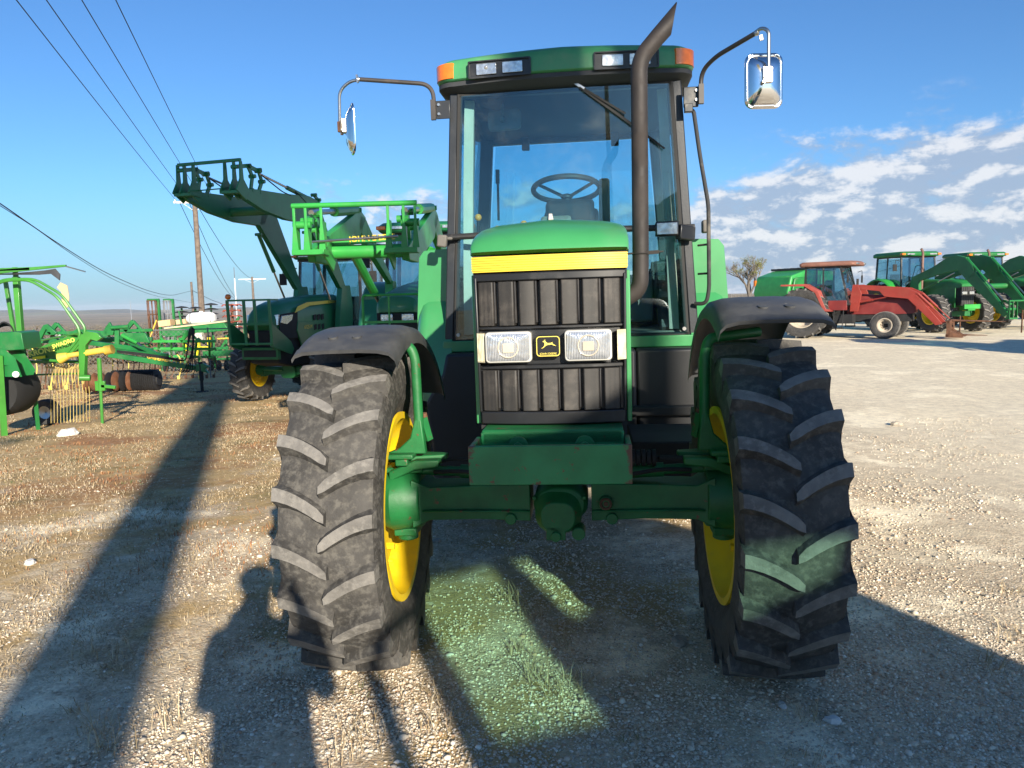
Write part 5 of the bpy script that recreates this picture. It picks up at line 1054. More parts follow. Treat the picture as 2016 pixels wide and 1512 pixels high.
for a in([(385,672),(392,672),(392,682),(408,682),(408,664),(413,664),(413,688),(385,688)],[(360,676),(366,674),(368,690),(362,692)],[(383,690),(389,690),(389,700),(384,700)]): pk('yellow_bracket',mat('bright_yellow_plate',(.85,.72,.02),.5,var=.05),sl(a,Y4-.3,.15))
pk('seed_box',mat('pale_seed_box',(.55,.50,.42),.7),sl([(380,656),(396,655),(400,672),(384,673)],Y4-.25,.3),.02)
pk('yellow_pole',YD,lambda mb:mb.cyl(at(428,667,Y4-.5),at(465,665,Y4-.5),.035,n=8)); pk('yellow_pole',YD,lambda mb:mb.cyl(at(308,630,Y4-.5),at(294,668,Y4-.5),.03,n=8))
# crumbler baskets standing on end, disc gangs: separate tools beyond
def basket(px,Y,r,label,paint):
    T=empty('crumbler_roller',gz(at(px,600,Y))); tag(T,label,'roller','rolling baskets stored upright beyond the fence'); b=T.location; H_=at(px,592,Y).z-b.z
    mb=MB()
    for k in range(8): a=2*PI*k/8; mb.cyl((r*cos(a),r*sin(a),.1),(r*cos(a+.5),r*sin(a+.5),H_),.025,n=5)
    mb.build('bars',paint,T)
    for q in range(6): mb=MB(); mb.torus((0,0,.1+(H_-.1)*q/5),(0,0,0),r,.025,16,5); mb.build('hoop',paint,T)
    mb=MB(); mb.beam((r+.12,0,0),(r+.12,0,H_+.05),.12,.10); mb.beam((-r,0,H_+.05),(r+.15,0,H_+.05),.1,.08); mb.build('support_frame',GREEND,T)
basket(299,36,.20,'tall rusty basket roller standing upright left of the planter',RUST); basket(329,38,.17,'smaller green framed basket roller standing upright just behind the planter',GALV)
def discstack(px,top,Y,label,paint):
    T=empty('disc_gang',gz(at(px,600,Y))); tag(T,label,'disc gang','disc gangs folded upright beyond the fence'); H_=at(px,top,Y).z-T.location.z
    mb=MB(); mb.cyl((0,0,0),(0,0,H_),.05,n=8); mb.build('shaft',GREEND,T)
    for q in range(5): z=H_-.05-q*.22; mb=MB(); mb.lathe([(.02,z+.06),(.2,z+.03),(.33,z-.02),(.33,z-.04),(.2,z+.0),(.02,z+.02)],(0,0,0),'z',20); mb.build('disc_blade',paint,T)
discstack(357,603,37,'dark disc gang folded upright behind the left part of the hopper',BLK); discstack(384,604,39,'green hubbed disc gang folded upright just left of the big utility pole',BLK); discstack(415,597,37,'tallest disc gang folded upright over the right end of the tank',BLK)
def tiller(px,top,Y):
    T=empty('rotary_tiller',gz(at(px,600,Y))); tag(T,'rust red toothed rotary cultivator standing on end beside the guard of the shaded tractor','cultivator'); H_=at(px,top,Y).z-T.location.z; rr=random.Random(2)
    mb=MB(); mb.cyl((0,0,0),(0,0,H_),.06,n=8); mb.build('shaft',RUST,T)
    for q in range(7):
        z=H_-.08-q*.25; mb=MB()
        for k in range(6): a=k*PI/3+q*.5; mb.beam((0,0,z),(.35*cos(a),.35*sin(a),z+.05),.10,.04); mb.beam((.35*cos(a),.35*sin(a),z+.05),(.42*cos(a+.3),.42*sin(a+.3),z-.02),.07,.03)
        mb.build('tine_star',mat('red_rust_paint',(.28,.07,.045),.8,var=.3,rust=.3),T)
    mb=MB(); mb.beam((.5,0,0),(.55,0,H_-.3),.12,.1); mb.beam((-.9,0,.5),(.6,0,.5),.1,.1); mb.beam((-.9,0,.5),(.3,0,H_-.6),.1,.1); mb.build('frame',GREEND,T)
tiller(456,598,35)
# ---- poles and wires
def utility_pole(x,y,h,r,label,arm=2.4,armrot=0,armc=None,ins=True,lean=(0,0),name='utility_pole',cat='utility pole',z0=None,below=.3):
    z=float(zg(x,y)) if z0 is None else z0; T=empty(name,(x,y,z)); tag(T,label,cat)
    mb=MB(); mb.tube([(lean[0]*q*h,lean[1]*q*h,-below+(h+below)*q) for q in(0,.33,.66,1)],r,n=14,rs=[r*(1.15-.35*q) for q in(0,.33,.66,1)]); mb.build('pole',WOOD,T)
    if arm:
        d=Vector((cos(armrot),sin(armrot),0)); c=Vector((lean[0]*h,lean[1]*h,h-.35)); mb=MB(); mb.beam(c-d*arm/2,c+d*arm/2,.10,.13); mb.beam(c-d*arm*.3+Vector((0,0,-.02)),c+Vector((0,0,-.6)),.03,.03); mb.beam(c+d*arm*.3,c+Vector((0,0,-.6)),.03,.03); mb.build('crossarm',armc or WOOD,T)
        if ins:
            for q in(-.46,-.2,.2,.46): mb=MB(); p=c+d*arm*q; mb.lathe([(.02,.06),(.045,.08),(.05,.12),(.03,.15),(.045,.18),(.02,.22)],p,'z',12); mb.build('insulator',WHITE,T)
    return T
FP=at(397,605,52); UPX,UPY=FP.x,FP.y
zt=at(384,388,52).z; zb=float(zg(UPX,UPY))
utility_pole(UPX,UPY,zt-zb,.19,'tall wooden utility pole with a white crossarm rising behind the loader at the left',arm=2.6,armrot=R(15),armc=mat('pale_crossarm',(.62,.58,.52),.8))
q=at(379.5,600,95); utility_pole(q.x,q.y,at(379,555,95).z-float(zg(q.x,q.y)),.16,'short bare wooden pole just left of the tall utility pole',arm=0)
q=at(499,590,120); utility_pole(q.x,q.y,at(497,545,120).z-float(zg(q.x,q.y)),.2,'distant T shaped power pole with pale crossarm above the hood of the shaded tractor',arm=4.2,armc=WHITE,ins=False)
q=at(465,600,85); T=empty('antenna_mast',(q.x,q.y,float(zg(q.x,q.y)))); tag(T,'thin white antenna mast left of the T shaped pole','antenna mast'); mb=MB(); hh_=at(463,548,85).z-T.location.z; mb.cyl((0,0,0),(0,0,hh_),.06,n=8); mb.build('white_tube',WHITE,T); mb=MB(); mb.cyl((0,0,hh_),(0,0,hh_+1.2),.025,n=6); mb.build('whip',RUST,T)
q=at(258,615,900); T=empty('radio_tower',(q.x,q.y,float(zg(q.x,q.y)))); tag(T,'very thin far radio tower on the horizon at the left','radio tower'); mb=MB(); H_=at(258,592,900).z-T.location.z; mb.loft([[(-.3,-.3,0),(.3,-.3,0),(.3,.3,0),(-.3,.3,0)],[(-.15,-.15,H_),(.15,-.15,H_),(.15,.15,H_),(-.15,.15,H_)]]); mb.build('lattice',GALV,T)
NEAR=Vector((.65,-15,9.0)); FAR=Vector((UPX,UPY,zt-.2)); dN=Vector((.80,-.2,0)); WIREM=mat('wire_black',(.02,.02,.022),.6)
for i,(o1,o2,dz) in enumerate(((-1.1,-1.15,0),(-.55,-.45,.15),(.35,.45,.15),(1.4,1.15,.2))):
    a=NEAR+dN*o1; b=FAR+Vector((.97,.25,0))*o2; pts=[]
    for k in range(25): t=k/24; p=a+(b-a)*t; p.z+=dz-.25*4*t*(1-t); pts.append(p)
    mb=MB(); mb.tube(pts,.013,n=5); w_=mb.build('power_line',WIREM); tag(w_,['lowest leftmost overhead wire running from the top edge to the tall pole','second overhead wire from the left at the top edge','third overhead wire from the left at the top edge','rightmost overhead wire at the top left, ending above the raised loader'][i],'wire','overhead power lines')
for i,(pp,lab) in enumerate(((((-60,362,17),(0,400,20),(100,470,26),(200,534,36),(290,573,52),(335,583,64),(379,572,95)),'thick dark cable sagging from the left edge to the short bare pole'),(((-60,366,17),(0,405,20),(60,442,23),(140,500,30),(220,550,40),(300,582,56),(400,600,120),(470,608,170)),'thin second cable sagging just below the thick one at the left'))):
    pts=rpath([at(*p) for p in pp],30,4); mb=MB(); mb.tube(pts,.017 if i==0 else .011,n=5,rs=None); w_=mb.build('cable',WIREM); tag(w_,lab,'cable')
mb=MB(); mb.tube([at(379,572,95),at(415,590,110),at(450,603,140)],.03,n=5); w_=mb.build('cable',WIREM); tag(w_,'short cable running right from the short bare pole','cable')
# far tail of the power line beyond the tall pole
for i,(x0,y0,x1,y1) in enumerate(((352,395,462,588),(372,398,470,592),(386,400,497,549))):
    mb=MB(); a=at(x0,y0,52); b=at(x1,y1,125); pts=[a+(b-a)*t+Vector((0,0,-1.0*4*t*(1-t))) for t in [k/10 for k in range(11)]]; mb.tube(pts,.022,n=5); w_=mb.build('power_line',WIREM); tag(w_,['left','middle','right'][i]+' one of the wires dropping from the tall pole to the distant T pole','wire','power lines beyond the tall pole')
# white stone and loose rocks
rock((-6.5,11.1),.13,'white angular stone lying in the dry grass at the left',ROCKW,1,.6)
p=at(1337,1268,1); d=(p-Vector((0,0,1.6))); t=-1.6/d.z; p=Vector((0,0,1.6))+d*t; rock((p.x,p.y),.045,'flat pale rock in the shade between the front wheels, near the right one',ROCK,2,.4)
for i,(a,b,s_2,lab) in enumerate(((858,1068,.035,'grey rock just behind the left front wheel'),(1187,1378,.022,'small pale stone in the shaded gravel at the front centre'),(1640,1420,.028,'white stone at the lower right in the shade'),(60,1108,.04,'white stone on the sunny gravel at the left edge'),(1765,838,.07,'dark clod on the bright gravel right of the tractor'),(1540,1390,.02,'small white stone under the right front wheel'))):
    d=(at(a,b,1)-Vector((0,0,1.6))); t=-1.6/d.z; p=Vector((0,0,1.6))+d*t; rock((p.x,p.y),s_2,lab,ROCKW if 'white' in lab else ROCK,i+5,.6)
# ---------------------------------------------------------------- right side
REDP=mat('faded_red_paint',(.17,.020,.018),.5,var=.15,vs=3,dust=.25,dcol=(.22,.06,.04),ds=3); REDB=mat('loader_red',(.24,.028,.018),.5,var=.12,vs=3,dust=.25,dcol=(.26,.07,.04)); REDF=mat('faded_roof_pink',(.22,.10,.07),.7,var=.2,dust=.4,dcol=(.24,.15,.11))
TR=empty('tractor',(12.75,25.9,0),R(54)); tag(TR,'red tractor with faded roof and red loader parked side-on, facing right','tractor')
for s in(-1,1): wheel(TR,'front_wheel',s*.80,0,.45,.26,.22,mat('pale_rim',(.42,.36,.28),.6,var=.15),ribbed=True,disc=.05); wheel(TR,'rear_wheel',s*.92,2.6,.87,.45,.50,MC['pale_rim'],disc=.05)
mb=MB(); mb.loft([superring(w,zb,zt,y,e=5) for w,zb,zt,y in[(.26,.85,1.28,-.80),(.28,.82,1.36,-.74),(.30,.8,1.42,-.3),(.32,.8,1.50,1.3)]]); mb.build('hood',REDP,TR,ang=40)
mb=MB(); mb.bb((-.27,-.7,.55),(.27,1.5,1.0)); mb.bb((-.3,1.4,.5),(.3,3.0,1.3)); mb.bb((-.75,1.0,.50),(-.35,1.65,.80)); mb.bb((.35,1.0,.5),(.75,1.65,.8)); mb.bb((-.75,-.06,.38),(.75,.06,.5)); mb.build('chassis',DARK,TR,bevel=.02)
cabparts(TR,1.15,2.60,1.15,2.42,.76,REDF,GLASSB,rw=.86,roof_h=.18,roof_over=.22,lean=.30,beacon=False)
for s in(-1,1):
    mb=MB(); mb.bb((s*.70,1.2,.95),(s*.80,1.8,1.28)); mb.build('cab_door_panel',REDP,TR,bevel=.01)
    mb=MB(); mb.prism([(1.60,.92),(1.78,1.0),(2.05,1.62),(2.45,1.86),(3.3,1.86),(3.3,1.80),(2.5,1.78),(2.15,1.55),(1.85,.92)],'x',s*.70,s*1.16); mb.build('rear_fender',mat('faded_fender_red',(.32,.06,.045),.5,var=.15),TR,bevel=.01)
    mb=MB(); mb.tube([(s*.80,1.3,.95),(s*.95,1.3,.35),(s*.95,1.6,.35),(s*.80,1.6,.95)],.02,n=6); mb.bb((s*.85,1.28,.33),(s*1.0,1.62,.37)); mb.build('step',DARK,TR)
PR=dict(mast=[(.90,.90),(1.15,.90),(1.14,1.4),(1.08,1.80),(.92,1.80),(.80,1.5)],boom=[[(1.08,1.80),(1.0,1.66),(.25,1.56),(.1,1.38),(-.60,1.30),(-.86,1.34),(-.88,1.50),(-.55,1.66)],[(-.60,1.30),(-.88,1.38),(-1.62,.48),(-1.42,.44)]],
 cyl=[((.95,1.20),(.05,1.36)),((-.88,1.46),(-1.70,.62))],link=[],tube=((-1.05,.98),.06))
loader(TR,PR,REDB,.50,.10,rod=REDB)
mb=MB(); 
for x in(-.55,-.25,.25,.55): mb.bb((x-.05,-1.84,.06),(x+.05,-1.74,.58)); mb.prism([(-1.8,.05),(-2.2,.05),(-1.8,.30)],'x',x-.05,x+.05)
mb.bb((-.60,-1.82,.50),(.60,-1.72,.58)); mb.bb((-.60,-1.80,.08),(.60,-1.72,.16)); mb.build('fork_frame',RUST,TR)
mb=MB(); mb.cyl((-.1,-1.8,.58),(-.1,-3.3,.54),.035,.01,n=8); mb.build('bale_spear',RUST,TR); mb=MB(); mb.cyl((.3,-1.8,.10),(.3,-2.8,.09),.03,.01,n=8); mb.build('bale_spear',RUST,TR)
mb=MB(); mb.tube([(-.22,1.0,1.6),(-.22,1.0,2.0)],.04,n=10); mb.build('exhaust_stack',EXH,TR)
text('WESTENDORF',.10,DARK,TR,'lettering',(-.552,.72,1.85),(PI/2,0,-PI/2),ext=.001) if 0 else None
# green loader tractor beyond it
def loader_tractor(x,y,phi,label):
    T=empty('tractor',(x,y,0),-R(phi)); tag(T,label,'tractor','green loader tractors parked in the row on the right')
    for s in(-1,1): wheel(T,'front_wheel',s*.88,0,.70,.42,.39,YELLOW,disc=.05); wheel(T,'rear_wheel',s*.98,2.8,.92,.47,.52,YELLOW,disc=.05)
    mb=MB(); mb.bb((-.65,-.09,.58),(.65,.09,.76)); 
    for s in(-1,1): mb.cyl((s*.6,0,.69),(s*.9,0,.70),.15,.11,n=16)
    mb.build('front_axle',GREENR,T,bevel=.01)
    mb=MB(); mb.loft([superring(w,zb,zt,y_,e=4.5) for w,zb,zt,y_ in[(.27,1.66,1.76,-.60),(.29,1.62,1.86,-.5),(.30,1.60,1.93,-.1),(.36,1.60,1.98,1.8)]]); mb.build('hood',GREEND,T,ang=45)
    for s in(-1,1): mb=MB(); mb.bb((s*.27,-.35,.9),(s*.32,1.8,1.62)); mb.build('side_panel',GREEND,T,bevel=.01)
    mb=MB(); mb.bb((-.27,-.58,.98),(.27,1.8,1.66)); mb.build('engine_bay',DARK,T); mb=MB()
    for k in range(7): mb.bb((-.26+k*.075,-.605,1.02),(-.205+k*.075,-.585,1.36)); mb.bb((-.26+k*.075,-.605,1.50),(-.205+k*.075,-.585,1.64))
    mb.build('grille',BLACKP,T)
    for s in(-1,1): mb=MB(); mb.bb((s*.05,-.625,1.375),(s*.25,-.59,1.48)); mb.build('headlight',LAMPG,T,bevel=.01)
    mb=MB(); mb.bb((-.35,-.85,.86),(.35,-.78,1.02)); mb.bb((-.15,-.8,.8),(.15,-.4,1.0)); mb.build('weight_bracket',GREENB,T,bevel=.005)
    cabparts(T,1.85,3.35,1.45,2.86,.80,GREEND,GLASSB,rw=.86,roof_h=.20)
    for s in(-1,1): rearfender(T,s,2.8,1.08,.75,1.18,GREENB)
    mb=MB(); mb.bb((-.35,1.0,.55),(.35,3.3,1.4)); mb.bb((-.85,1.5,.55),(-.4,2.2,1.1)); mb.build('chassis',DARK,T,bevel=.02)
    mb=MB(); mb.tube(rpath([(-.42,1.2,1.5),(-.42,1.2,3.0),(-.50,1.2,3.12)],.1,4),.045,n=12); mb.build('exhaust_stack',mat('rusty_exhaust',(.16,.09,.07),.7,var=.3),T)
    PC=dict(mast=[(1.1,.9),(1.6,.9),(1.65,1.7),(1.55,2.05),(1.2,2.05)],boom=[[(1.60,2.05),(1.45,1.85),(.3,2.10),(-.7,2.25),(-1.1,1.9),(-1.5,2.05),(-1.35,2.4),(-1.0,2.68),(-.6,2.78),(-.1,2.68),(.5,2.4)],[(-1.5,2.15),(-1.1,1.9),(-2.75,.62),(-2.95,.72)]],
     cyl=[((1.2,1.5),(-.5,2.15)),((-1.05,2.65),(-2.7,1.15))],link=[[(-2.65,.75),(-2.5,1.0),(-2.7,1.15)],[(-2.7,1.15),(-2.95,1.05)]],hose=[[(1.7,1.9),(1.5,2.5),(1.2,2.5),(.9,2.0)]],tube=((-1.75,1.65),.09))
    loader(T,PC,GREEND,.52,.11); carriage(T,-3.0,.55,1.15,.62,GREEND,'tool_carrier')
    return T
TC=loader_tractor(16.35,28.4,-12,'green tractor with cab, rusty exhaust and lowered loader behind the red one')
TD=copy_tree(TC); TD.location=(19.9,30.2,0); TD.rotation_euler=(0,0,R(6)); TD['label']='green loader tractor cut off by the right edge of the picture'
# off to the right, out of the frame: a copy added to cast the shadow on the gravel
TE=copy_tree(TC); TE.location=(17.2,15.6,0); TE.rotation_euler=(0,0,R(75)); TE['label']='green loader tractor copy added out of frame at the right to shade the gravel'
# round balers
def baler(x,y,rz,label,s=1.0):
    T=empty('round_baler',(x,y,0),rz); tag(T,label,'baler','round balers parked behind the tractors on the right')
    BG=mat('baler_green',(.03,.26,.06),.4,var=.1,dust=.2,dcol=(.15,.25,.12))
    mb=MB(); mb.prism([(-1.3,.9),(-1.5,1.6),(-1.3,2.3),(-.4,2.55),(1.2,2.5),(1.2,1.2),(.6,.7),(-.6,.6)],'x',-1.05,1.05); mb.build('baling_chamber',BG,T,bevel=.06)
    for sx in(-1,1):
        mb=MB(); mb.prism([(-1.25,.85),(-1.35,1.6),(-1.2,2.2),(.3,2.35),(.3,.8)],'x',sx*1.06,sx*1.16); mb.build('side_shield',GREEND,T,bevel=.05)
        mb=MB(); mb.prism([(.36,.8),(.36,2.35),(1.15,2.40),(1.25,1.2),(.9,.85)],'x',sx*1.06,sx*1.15); mb.build('side_shield',BG,T,bevel=.05)
        wheel(T,'wheel',sx*1.3,0,.45,.35,.22,YELLOW,ribbed=True)
    mb=MB(); mb.prism([(-.4,2.57),(1.3,2.52),(1.3,2.60),(-.4,2.66)],'x',-1.1,1.1)
    for k in range(6): mb.bb((-1.1+.4*k,-.4,2.62),(-1.06+.4*k,1.3,2.67))
    mb.build('black_roof_panel',mat('black_roof_sheet',(.03,.03,.035),.6,var=.2),T)
    mb=MB(); mb.prism([(1.2,.7),(3.0,.5),(3.0,.62),(1.2,.95)],'x',-.15,.15); mb.build('drawbar',GREEND,T,bevel=.01)
    mb=MB(); mb.bb((-1.12,-1.42,1.9),(-1.0,-1.36,2.15)); mb.build('tail_lamp',AMBER,T)
    mb=MB(); cylr(mb,(1.2,-.2,2.3),(1.2,-1.1,1.2),.045,.03); mb.build('gate_cylinder',[GREENB,STEEL],T)
    return T
BL=baler(12.9,35.0,R(-65),'green round baler with black roof panel between the bare tree and the red tractor')
b2=copy_tree(BL); b2.location=(26.2,37.5,0); b2.rotation_euler=(0,0,R(-78)); b2['label']='green round baler with black roof at the right edge behind the loader arms'
# bare tree with mistletoe
def bare_tree(x,y,h,label,seed=1):
    r_=random.Random(seed); T=empty('bare_tree',(x,y,0)); tag(T,label,'tree'); tr=MB(); tw=MB()
    tips=[]
    def grow(p,d,L,r,dep):
        q=p+d*L; (tr if dep<2 else tw).cyl(p,q,r,r*.7,n=6 if dep<2 else 4,cap=False)
        if dep>=5: tips.append(q); return
        for k in range(3 if dep else 5):
            nd_=(d+Vector((r_.uniform(-1,1),r_.uniform(-1,1),r_.uniform(-.25,.7)))*(.75)).normalized(); grow(q,nd_,L*r_.uniform(.62,.85),r*.6,dep+1)
    grow(Vector((0,0,-.1)),Vector((0,0,1)),h*.24,h*.03,0)
    tr.build('trunk',mat('grey_bark',(.13,.115,.10),.9,var=.2),T); tw.build('branches',mat('twig_bark',(.17,.145,.12),.9,var=.2),T)
    lf=[]; 
    V=[];F=[]
    for c in r_.sample(tips,min(46,len(tips))):
        R_=r_.uniform(.15,.38)*h/7
        for k in range(60):
            o=Vector((r_.gauss(0,.5),r_.gauss(0,.5),r_.gauss(0,.45)))*R_; a=Vector((r_.uniform(-1,1),r_.uniform(-1,1),r_.uniform(-1,1)))*.07; b=Vector((r_.uniform(-1,1),r_.uniform(-1,1),r_.uniform(-1,1)))*.07
            n=len(V); V+=[tuple(c+o),tuple(c+o+a),tuple(c+o+b)]; F.append((n,n+1,n+2))
    m=MB(); m.add(V,F); m.build('crown',smat('mistletoe_leaf',[(.10,.12,.03),(.20,.20,.06),(.15,.15,.05)]),T,ang=0)
bare_tree(20.4,66,5.9,'bare winter tree with green mistletoe clumps right of the big tractor',4)
def leaning_shrub(x,y,h,label,seed): bare_tree(x,y,h,label,seed)
# steel marker posts in front of the row
for px_,py_,top,lab in((1889,658,622,'thin rusty post in front of the front wheels of the loader tractor'),(2011,655,600,'thin rusty post at the right edge of the lot')):
    d=(at(px_,py_,1)-Vector((0,0,1.6))); t=-1.6/d.z; p=Vector((0,0,1.6))+d*t; h_=at(px_,top,p.y).z; mb=MB(); mb.cyl((0,0,-.1),(0,0,h_),.022,n=8); mb.bb((-.01,-.03,0),(.01,.03,h_-.02)); o=mb.build('marker_post',RUST); o.location=(p.x,p.y,0); tag(o,lab,'post','steel posts along the row on the right')
# ---------------------------------------------------------------- behind the camera: what throws the shadows
nV=Vector((sin(SAZ),cos(SAZ),0)); rV=Vector((cos(SAZ),-sin(SAZ),0))      # along and across the sunlight
def SP(a,D,z=0): return rV*a-nV*D+Vector((0,0,z))
# sign pole; unseen cabinet offset and sized to shade the left tractor
T=empty('sign_pole',SP(-.77,9)); T.rotation_euler=(0,0,-SAZ); tag(T,'broad steel pole behind the photographer, with an unseen sign sized to shade the left tractor','sign')
mb=MB(); mb.cyl((0,0,-.2),(0,0,15),.29,n=28); mb.build('pole',mat('painted_steel_pole',(.22,.23,.24),.5,var=.1),T)
mb=MB(); mb.box((.87,0,11.8),(4.6,.45,6.0)); mb.build('sign_cabinet',mat('sign_green',(.02,.16,.05),.4),T,bevel=.05)
mb=MB(); mb.box((.87,-.24,11.8),(4.2,.02,5.6)); mb.box((.87,.24,11.8),(4.2,.02,5.6)); mb.build('sign_face',YSTR,T,bevel=.02)
# wooden utility pole left behind, carrying the overhead wires
UP=utility_pole(.65,-15,9.5,.17,'wooden utility pole with crossarm behind the photographer, holding the overhead wires',arm=2.6,armrot=R(-14),z0=0)
# unseen pole and three drums, added to shade the right of the cab roof
U2=utility_pole(*SP(2.42,12).xy,10.4,.15,'unseen pole added to shade the cab roof with three transformer drums behind the photographer',arm=2.6,armrot=R(18.7),z0=0)
for q in(-.55,0,.55):
    mb=MB(); c=Vector((q*cos(R(18.7))*1.05,q*sin(R(18.7))*1.05-.1,9.05)); mb.cyl(c-Vector((0,0,.45)),c+Vector((0,0,.45)),.27,n=20); mb.cyl(c+Vector((0,0,.45)),c+Vector((0,0,.6)),.06,n=8); mb.build('blocker',mat('blocker_grey',(.45,.46,.46),.5),U2)
# unseen tractor behind the photographer, outline cut to the shadows it throws
D0=3.0; GLASSG=glass('green_tinted_glass',(.76,.91,.85),.03)
T=empty('tractor',SP(1.84,D0)); T.rotation_euler=(0,0,-SAZ); tag(T,'tall green tractor unseen behind the photographer, its outline cut to the shadows','tractor'); a0=1.84; dz=-(5-D0)*math.tan(SEL)
def ap(pts): return [(a-a0,h+dz) for a,h in pts]
mb=MB(); mb.prism(ap([(.60,3.20),(.64,3.54),(.85,3.67),(1.24,3.85),(1.80,4.08),(2.12,4.02),(2.30,3.55),(2.30,3.25),(1.40,3.27)]),'y',-.22,.0); mb.bb((.62-a0,-1.35,3.02),(2.3-a0,-.2,3.12))  # roof profile follows the top edge of the thrown shadow
mb.build('roof',GREEND,T,bevel=.03)
mb=MB()
mb.prism(ap([(1.325,3.32),(1.445,3.32),(1.445,1.9),(1.12,1.9),(1.19,2.66),(1.185,2.86)]),'y',-.075,-.062)
for a,w_ in((.70,.14),(2.10,.36)): mb.bb((a-a0-w_/2,-.06,.3),(a-a0+w_/2,.0,3.3+dz)); mb.bb((a-a0-.05,-1.2,1.8),(a-a0+.05,-1.14,3.03))
mb.bb((.74-a0,-.06,1.2),(1.34-a0,.0,2.60+dz)); mb.prism(ap([(1.42,1.9),(1.42,2.90),(1.55,2.94),(1.72,3.02),(1.84,3.06),(1.88,3.30),(1.99,3.30),(1.99,1.9)]),'y',-.06,0); mb.build('cab_frame',DARK,T,bevel=.01)  # pieces shaped so only the green light patches get through
mb=MB(); mb.bb((.77-a0,-.035,2.60+dz),(1.335-a0,-.03,3.25+dz)); mb.build('windshield',GLASSG,T)
mb=MB(); mb.bb((1.425-a0,-.035,2.92+dz),(1.92-a0,-.03,3.27+dz)); mb.build('windshield',GLASSG,T)
mb=MB(); mb.bb((.77-a0,-1.175,1.9),(1.92-a0,-1.17,3.0)); mb.build('rear_window',GLASSG,T)
mb=MB(); mb.bb((.62-a0,-1.3,.45),(2.3-a0,.05,1.80)); mb.build('cab_body',GREEND,T,bevel=.04)
mb=MB(); mb.prism(ap([(2.28,1.2),(2.28,3.50),(2.70,3.40),(2.98,3.0),(3.05,2.5),(3.05,1.2)]),'y',-.6,.0); mb.build('shadow_block',GREEND,T,bevel=.04)  # side block added to fill the right part of the shadow
mb=MB(); mb.tube(rpath([(.66-a0,0,2.97+dz+.1),(.40-a0,-.02,3.0+dz+.05),(.42-a0,-.02,1.7)],.06,4),.035,n=8); mb.bb((.38-a0,-.05,1.2),(.47-a0,.0,2.82+dz)); mb.build('mirror_arm',DARK,T)
for s in(-1,1):
    rm=rim('wheel',T,(s*.85,-.1,.75),.42,.36,.03); rm.scale=(-s,1,1); tyre(rm,.75,.42,.42,N_=16,hi=False,n=36)
    rm=rim('wheel',T,(s*.95,-1.9,.88),.5,.40,.03); rm.scale=(-s,1,1); tyre(rm,.88,.46,.5,N_=16,hi=False,n=36)
# ---------------------------------------------------------------- the photographer
def skinned(name,verts,edges,radii,m,parent=None,root=0,sub=2):
    me=bpy.data.meshes.new(name); me.from_pydata(verts,edges,[]); o=bpy.data.objects.new(name,me); C.objects.link(o)
    md=o.modifiers.new('skin','SKIN'); sk=me.skin_vertices[0].data if me.skin_vertices else None
    if sk is None:
        bm=bmesh.new(); bm.from_mesh(me); bm.verts.layers.skin.verify(); bm.to_mesh(me); bm.free(); sk=me.skin_vertices[0].data
    for i,r in enumerate(radii): sk[i].radius=r if isinstance(r,tuple) else (r,r); sk[i].use_root=(i==root)
    md.use_smooth_shade=True
    s=o.modifiers.new('sub','SUBSURF'); s.levels=sub; s.render_levels=sub; me.materials.append(m)
    if parent: o.parent=parent
    return o
PX,PY=.10,-.42; PS=empty('person',(PX,PY,0)); PS.rotation_euler=(0,0,R(10)); tag(PS,'person in dark jacket and jeans holding up a phone to take the picture','person')
SK=mat('skin',(.50,.30,.21),.6,var=.05); JK=mat('dark_jacket',(.03,.035,.05),.9); JE=mat('blue_jeans',(.04,.07,.14),.9)
V=[(0,0,.98),(0,0,1.15),(0,0,1.32),(0,0,1.45),(0,.01,1.53),(0,.02,1.60),(0,.03,1.69),(0,.01,1.75),
 (-.20,0,1.44),(-.225,.14,1.22),(-.13,.30,1.47),(-.10,.36,1.51),(.20,0,1.44),(.24,.14,1.20),(.13,.30,1.47),(.10,.36,1.51),
 (-.10,0,.93),(-.13,.01,.50),(-.15,-.02,.09),(-.16,.13,.04),(.10,0,.93),(.13,.01,.50),(.15,-.02,.09),(.16,.13,.04)]
Ed=[(0,1),(1,2),(2,3),(3,4),(4,5),(5,6),(6,7),(3,8),(8,9),(9,10),(10,11),(3,12),(12,13),(13,14),(14,15),(0,16),(16,17),(17,18),(18,19),(0,20),(20,21),(21,22),(22,23)]
Ra=[(.16,.11),(.155,.11),(.17,.115),(.13,.09),.058,.075,(.085,.10),.055,.07,.052,.034,.028,.07,.052,.034,.028,.095,.062,.042,.035,.095,.062,.042,.035]
body=skinned('body',V,Ed,Ra,SK,PS)
mb=MB(); mb.loft([[(x*w_,y*d_,z) for x,y in rrect(2,2,.8,6)] for w_,d_,z in((.185,.14,.90),(.18,.14,1.1),(.20,.14,1.3),(.205,.13,1.42),(.12,.10,1.49),(.07,.075,1.52))]); mb.build('jacket',JK,PS,ang=60)
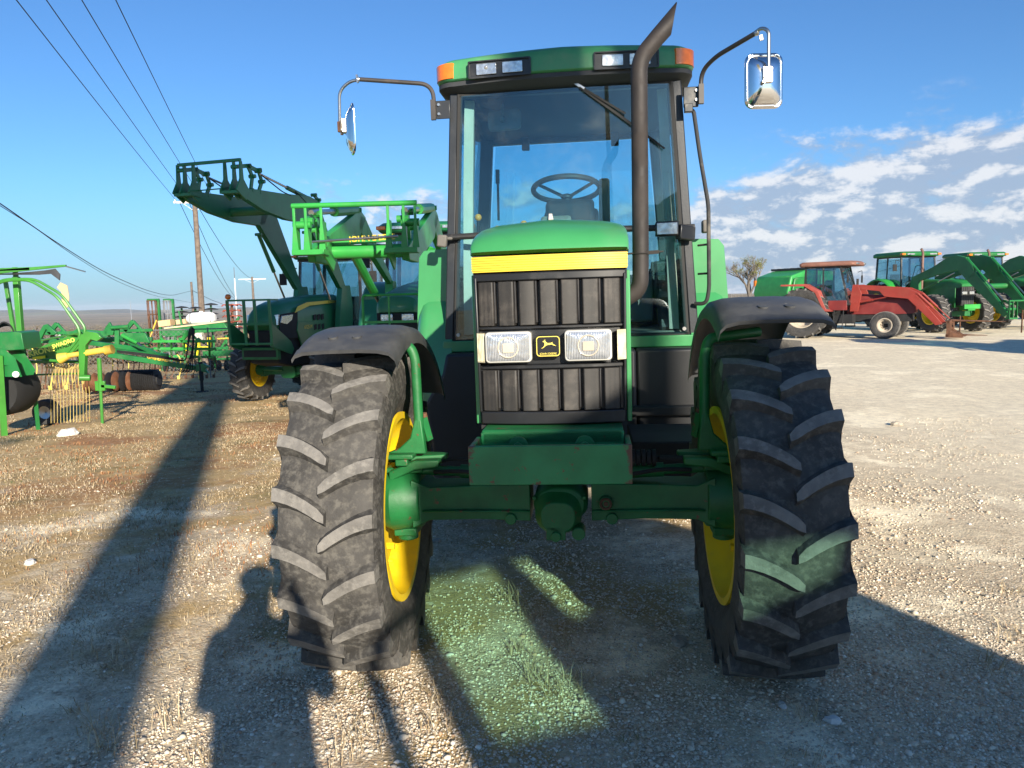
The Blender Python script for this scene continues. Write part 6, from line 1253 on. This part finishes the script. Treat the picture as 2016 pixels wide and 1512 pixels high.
for s in(-1,1):
    e=(s*.232,.14,1.21); mb=MB(); mb.tube([(s*.17,0,1.45),e,(s*.14,.29,1.46)],.07,n=14,rs=[.07,.058,.045]); mb.build('sleeve',JK,PS,ang=60)
    mb=MB(); mb.tube([(s*.10,0,.98),(s*.13,.01,.5),(s*.15,-.02,.08)],.09,n=16,rs=[.115,.085,.075]); mb.build('trouser_leg',JE,PS,ang=60)
    mb=MB(); mb.loft([[(s*.155+x*w_*.5,.06+y*l_*.5-.02,z) for x,y in rrect(2,2,.8,6)] for w_,l_,z in((.10,.30,-.0),(.11,.30,.04),(.10,.22,.09),(.09,.12,.13))]); mb.build('shoe',DARK,PS,ang=60)
    # hand with fingers gripping the phone edge
    hv=[(s*.105,.355,1.50),(s*.088,.385,1.545)]; he=[(0,1)]; hr=[.024,.028]
    skinned('palm',hv,he,hr,SK,PS,sub=1)
    for k in range(4):
        z=1.525+.019*k; L=(.034,.038,.036,.028)[k]; skinned('finger',[(s*.088,.385,z),(s*.080,.40+L*.4,z+.004),(s*.070,.412+.0,z+.008),(s*.052,.413,z+.010)],[(0,1),(1,2),(2,3)],[.0095,.0088,.008,.007],SK,PS,sub=1)
    skinned('thumb',[(s*.088,.375,1.53),(s*.075,.368,1.555),(s*.055,.378,1.572)],[(0,1),(1,2)],[.012,.010,.009],SK,PS,sub=1)
mb=MB(); mb.ball((0,-.005,1.735),.115,16,sc=(.98,1.05,.8)); mb.ball((0,-.05,1.70),.085,14); mb.build('hair',mat('dark_hair',(.03,.02,.015),.8),PS,ang=80)
mb=MB(); mb.loft([[(-.012,.12,1.695),(.012,.12,1.695),(0,.105,1.72)],[(-.018,.125,1.665),(.018,.125,1.665),(0,.145,1.668)],[(-.012,.11,1.655),(.012,.11,1.655),(0,.118,1.652)]]); mb.build('nose',SK,PS,ang=80)
for s in(-1,1):
    mb=MB(); mb.ball((s*.033,.112,1.70),.012,10); mb.build('eye',WHITE,PS); mb=MB(); mb.ball((s*.085,.02,1.69),.028,10,sc=(.35,.7,1)); mb.build('ear',SK,PS)
mb=MB(); mb.ball((0,.112,1.628),.022,10,sc=(1,.4,.25)); mb.build('mouth',mat('lips',(.40,.16,.13),.6),PS)
PH=empty('phone',(.0,-.030,1.6)); tag(PH,'black phone held sideways in the hands of the person taking the picture','phone')
mb=MB(); mb.loft([[(x,-.006,z) for x,z in rrect(.15,.074,.010)],[(x,.0,z) for x,z in rrect(.15,.074,.010)]]); mb.build('case',DARK,PH); mb=MB(); mb.loft([[(x,-.0075,z) for x,z in rrect(.142,.066,.008)],[(x,-.0062,z) for x,z in rrect(.142,.066,.008)]]); mb.build('screen',BLACKG,PH)
# ---------------------------------------------------------------- the air
mb=MB(); mb.bb((-4700,-300,-80),(4700,5800,17.5)); hz=mb.build('haze',[],None,ang=0); hz.data.materials.clear()
hm=bpy.data.materials.new('haze_air'); hm.use_nodes=True; T=hm.node_tree
for n in list(T.nodes):
    if n.type!='OUTPUT_MATERIAL': T.nodes.remove(n)
pv=T.nodes.new('ShaderNodeVolumePrincipled'); pv.inputs['Density'].default_value=.00012; pv.inputs['Color'].default_value=(.80,.88,1,1); pv.inputs['Anisotropy'].default_value=0
T.links.new(pv.outputs[0],[n for n in T.nodes if n.type=='OUTPUT_MATERIAL'][0].inputs['Volume']); hz.data.materials.append(hm); tag(hz,'thin pale air haze over the lot and the far land','haze',kind='stuff')
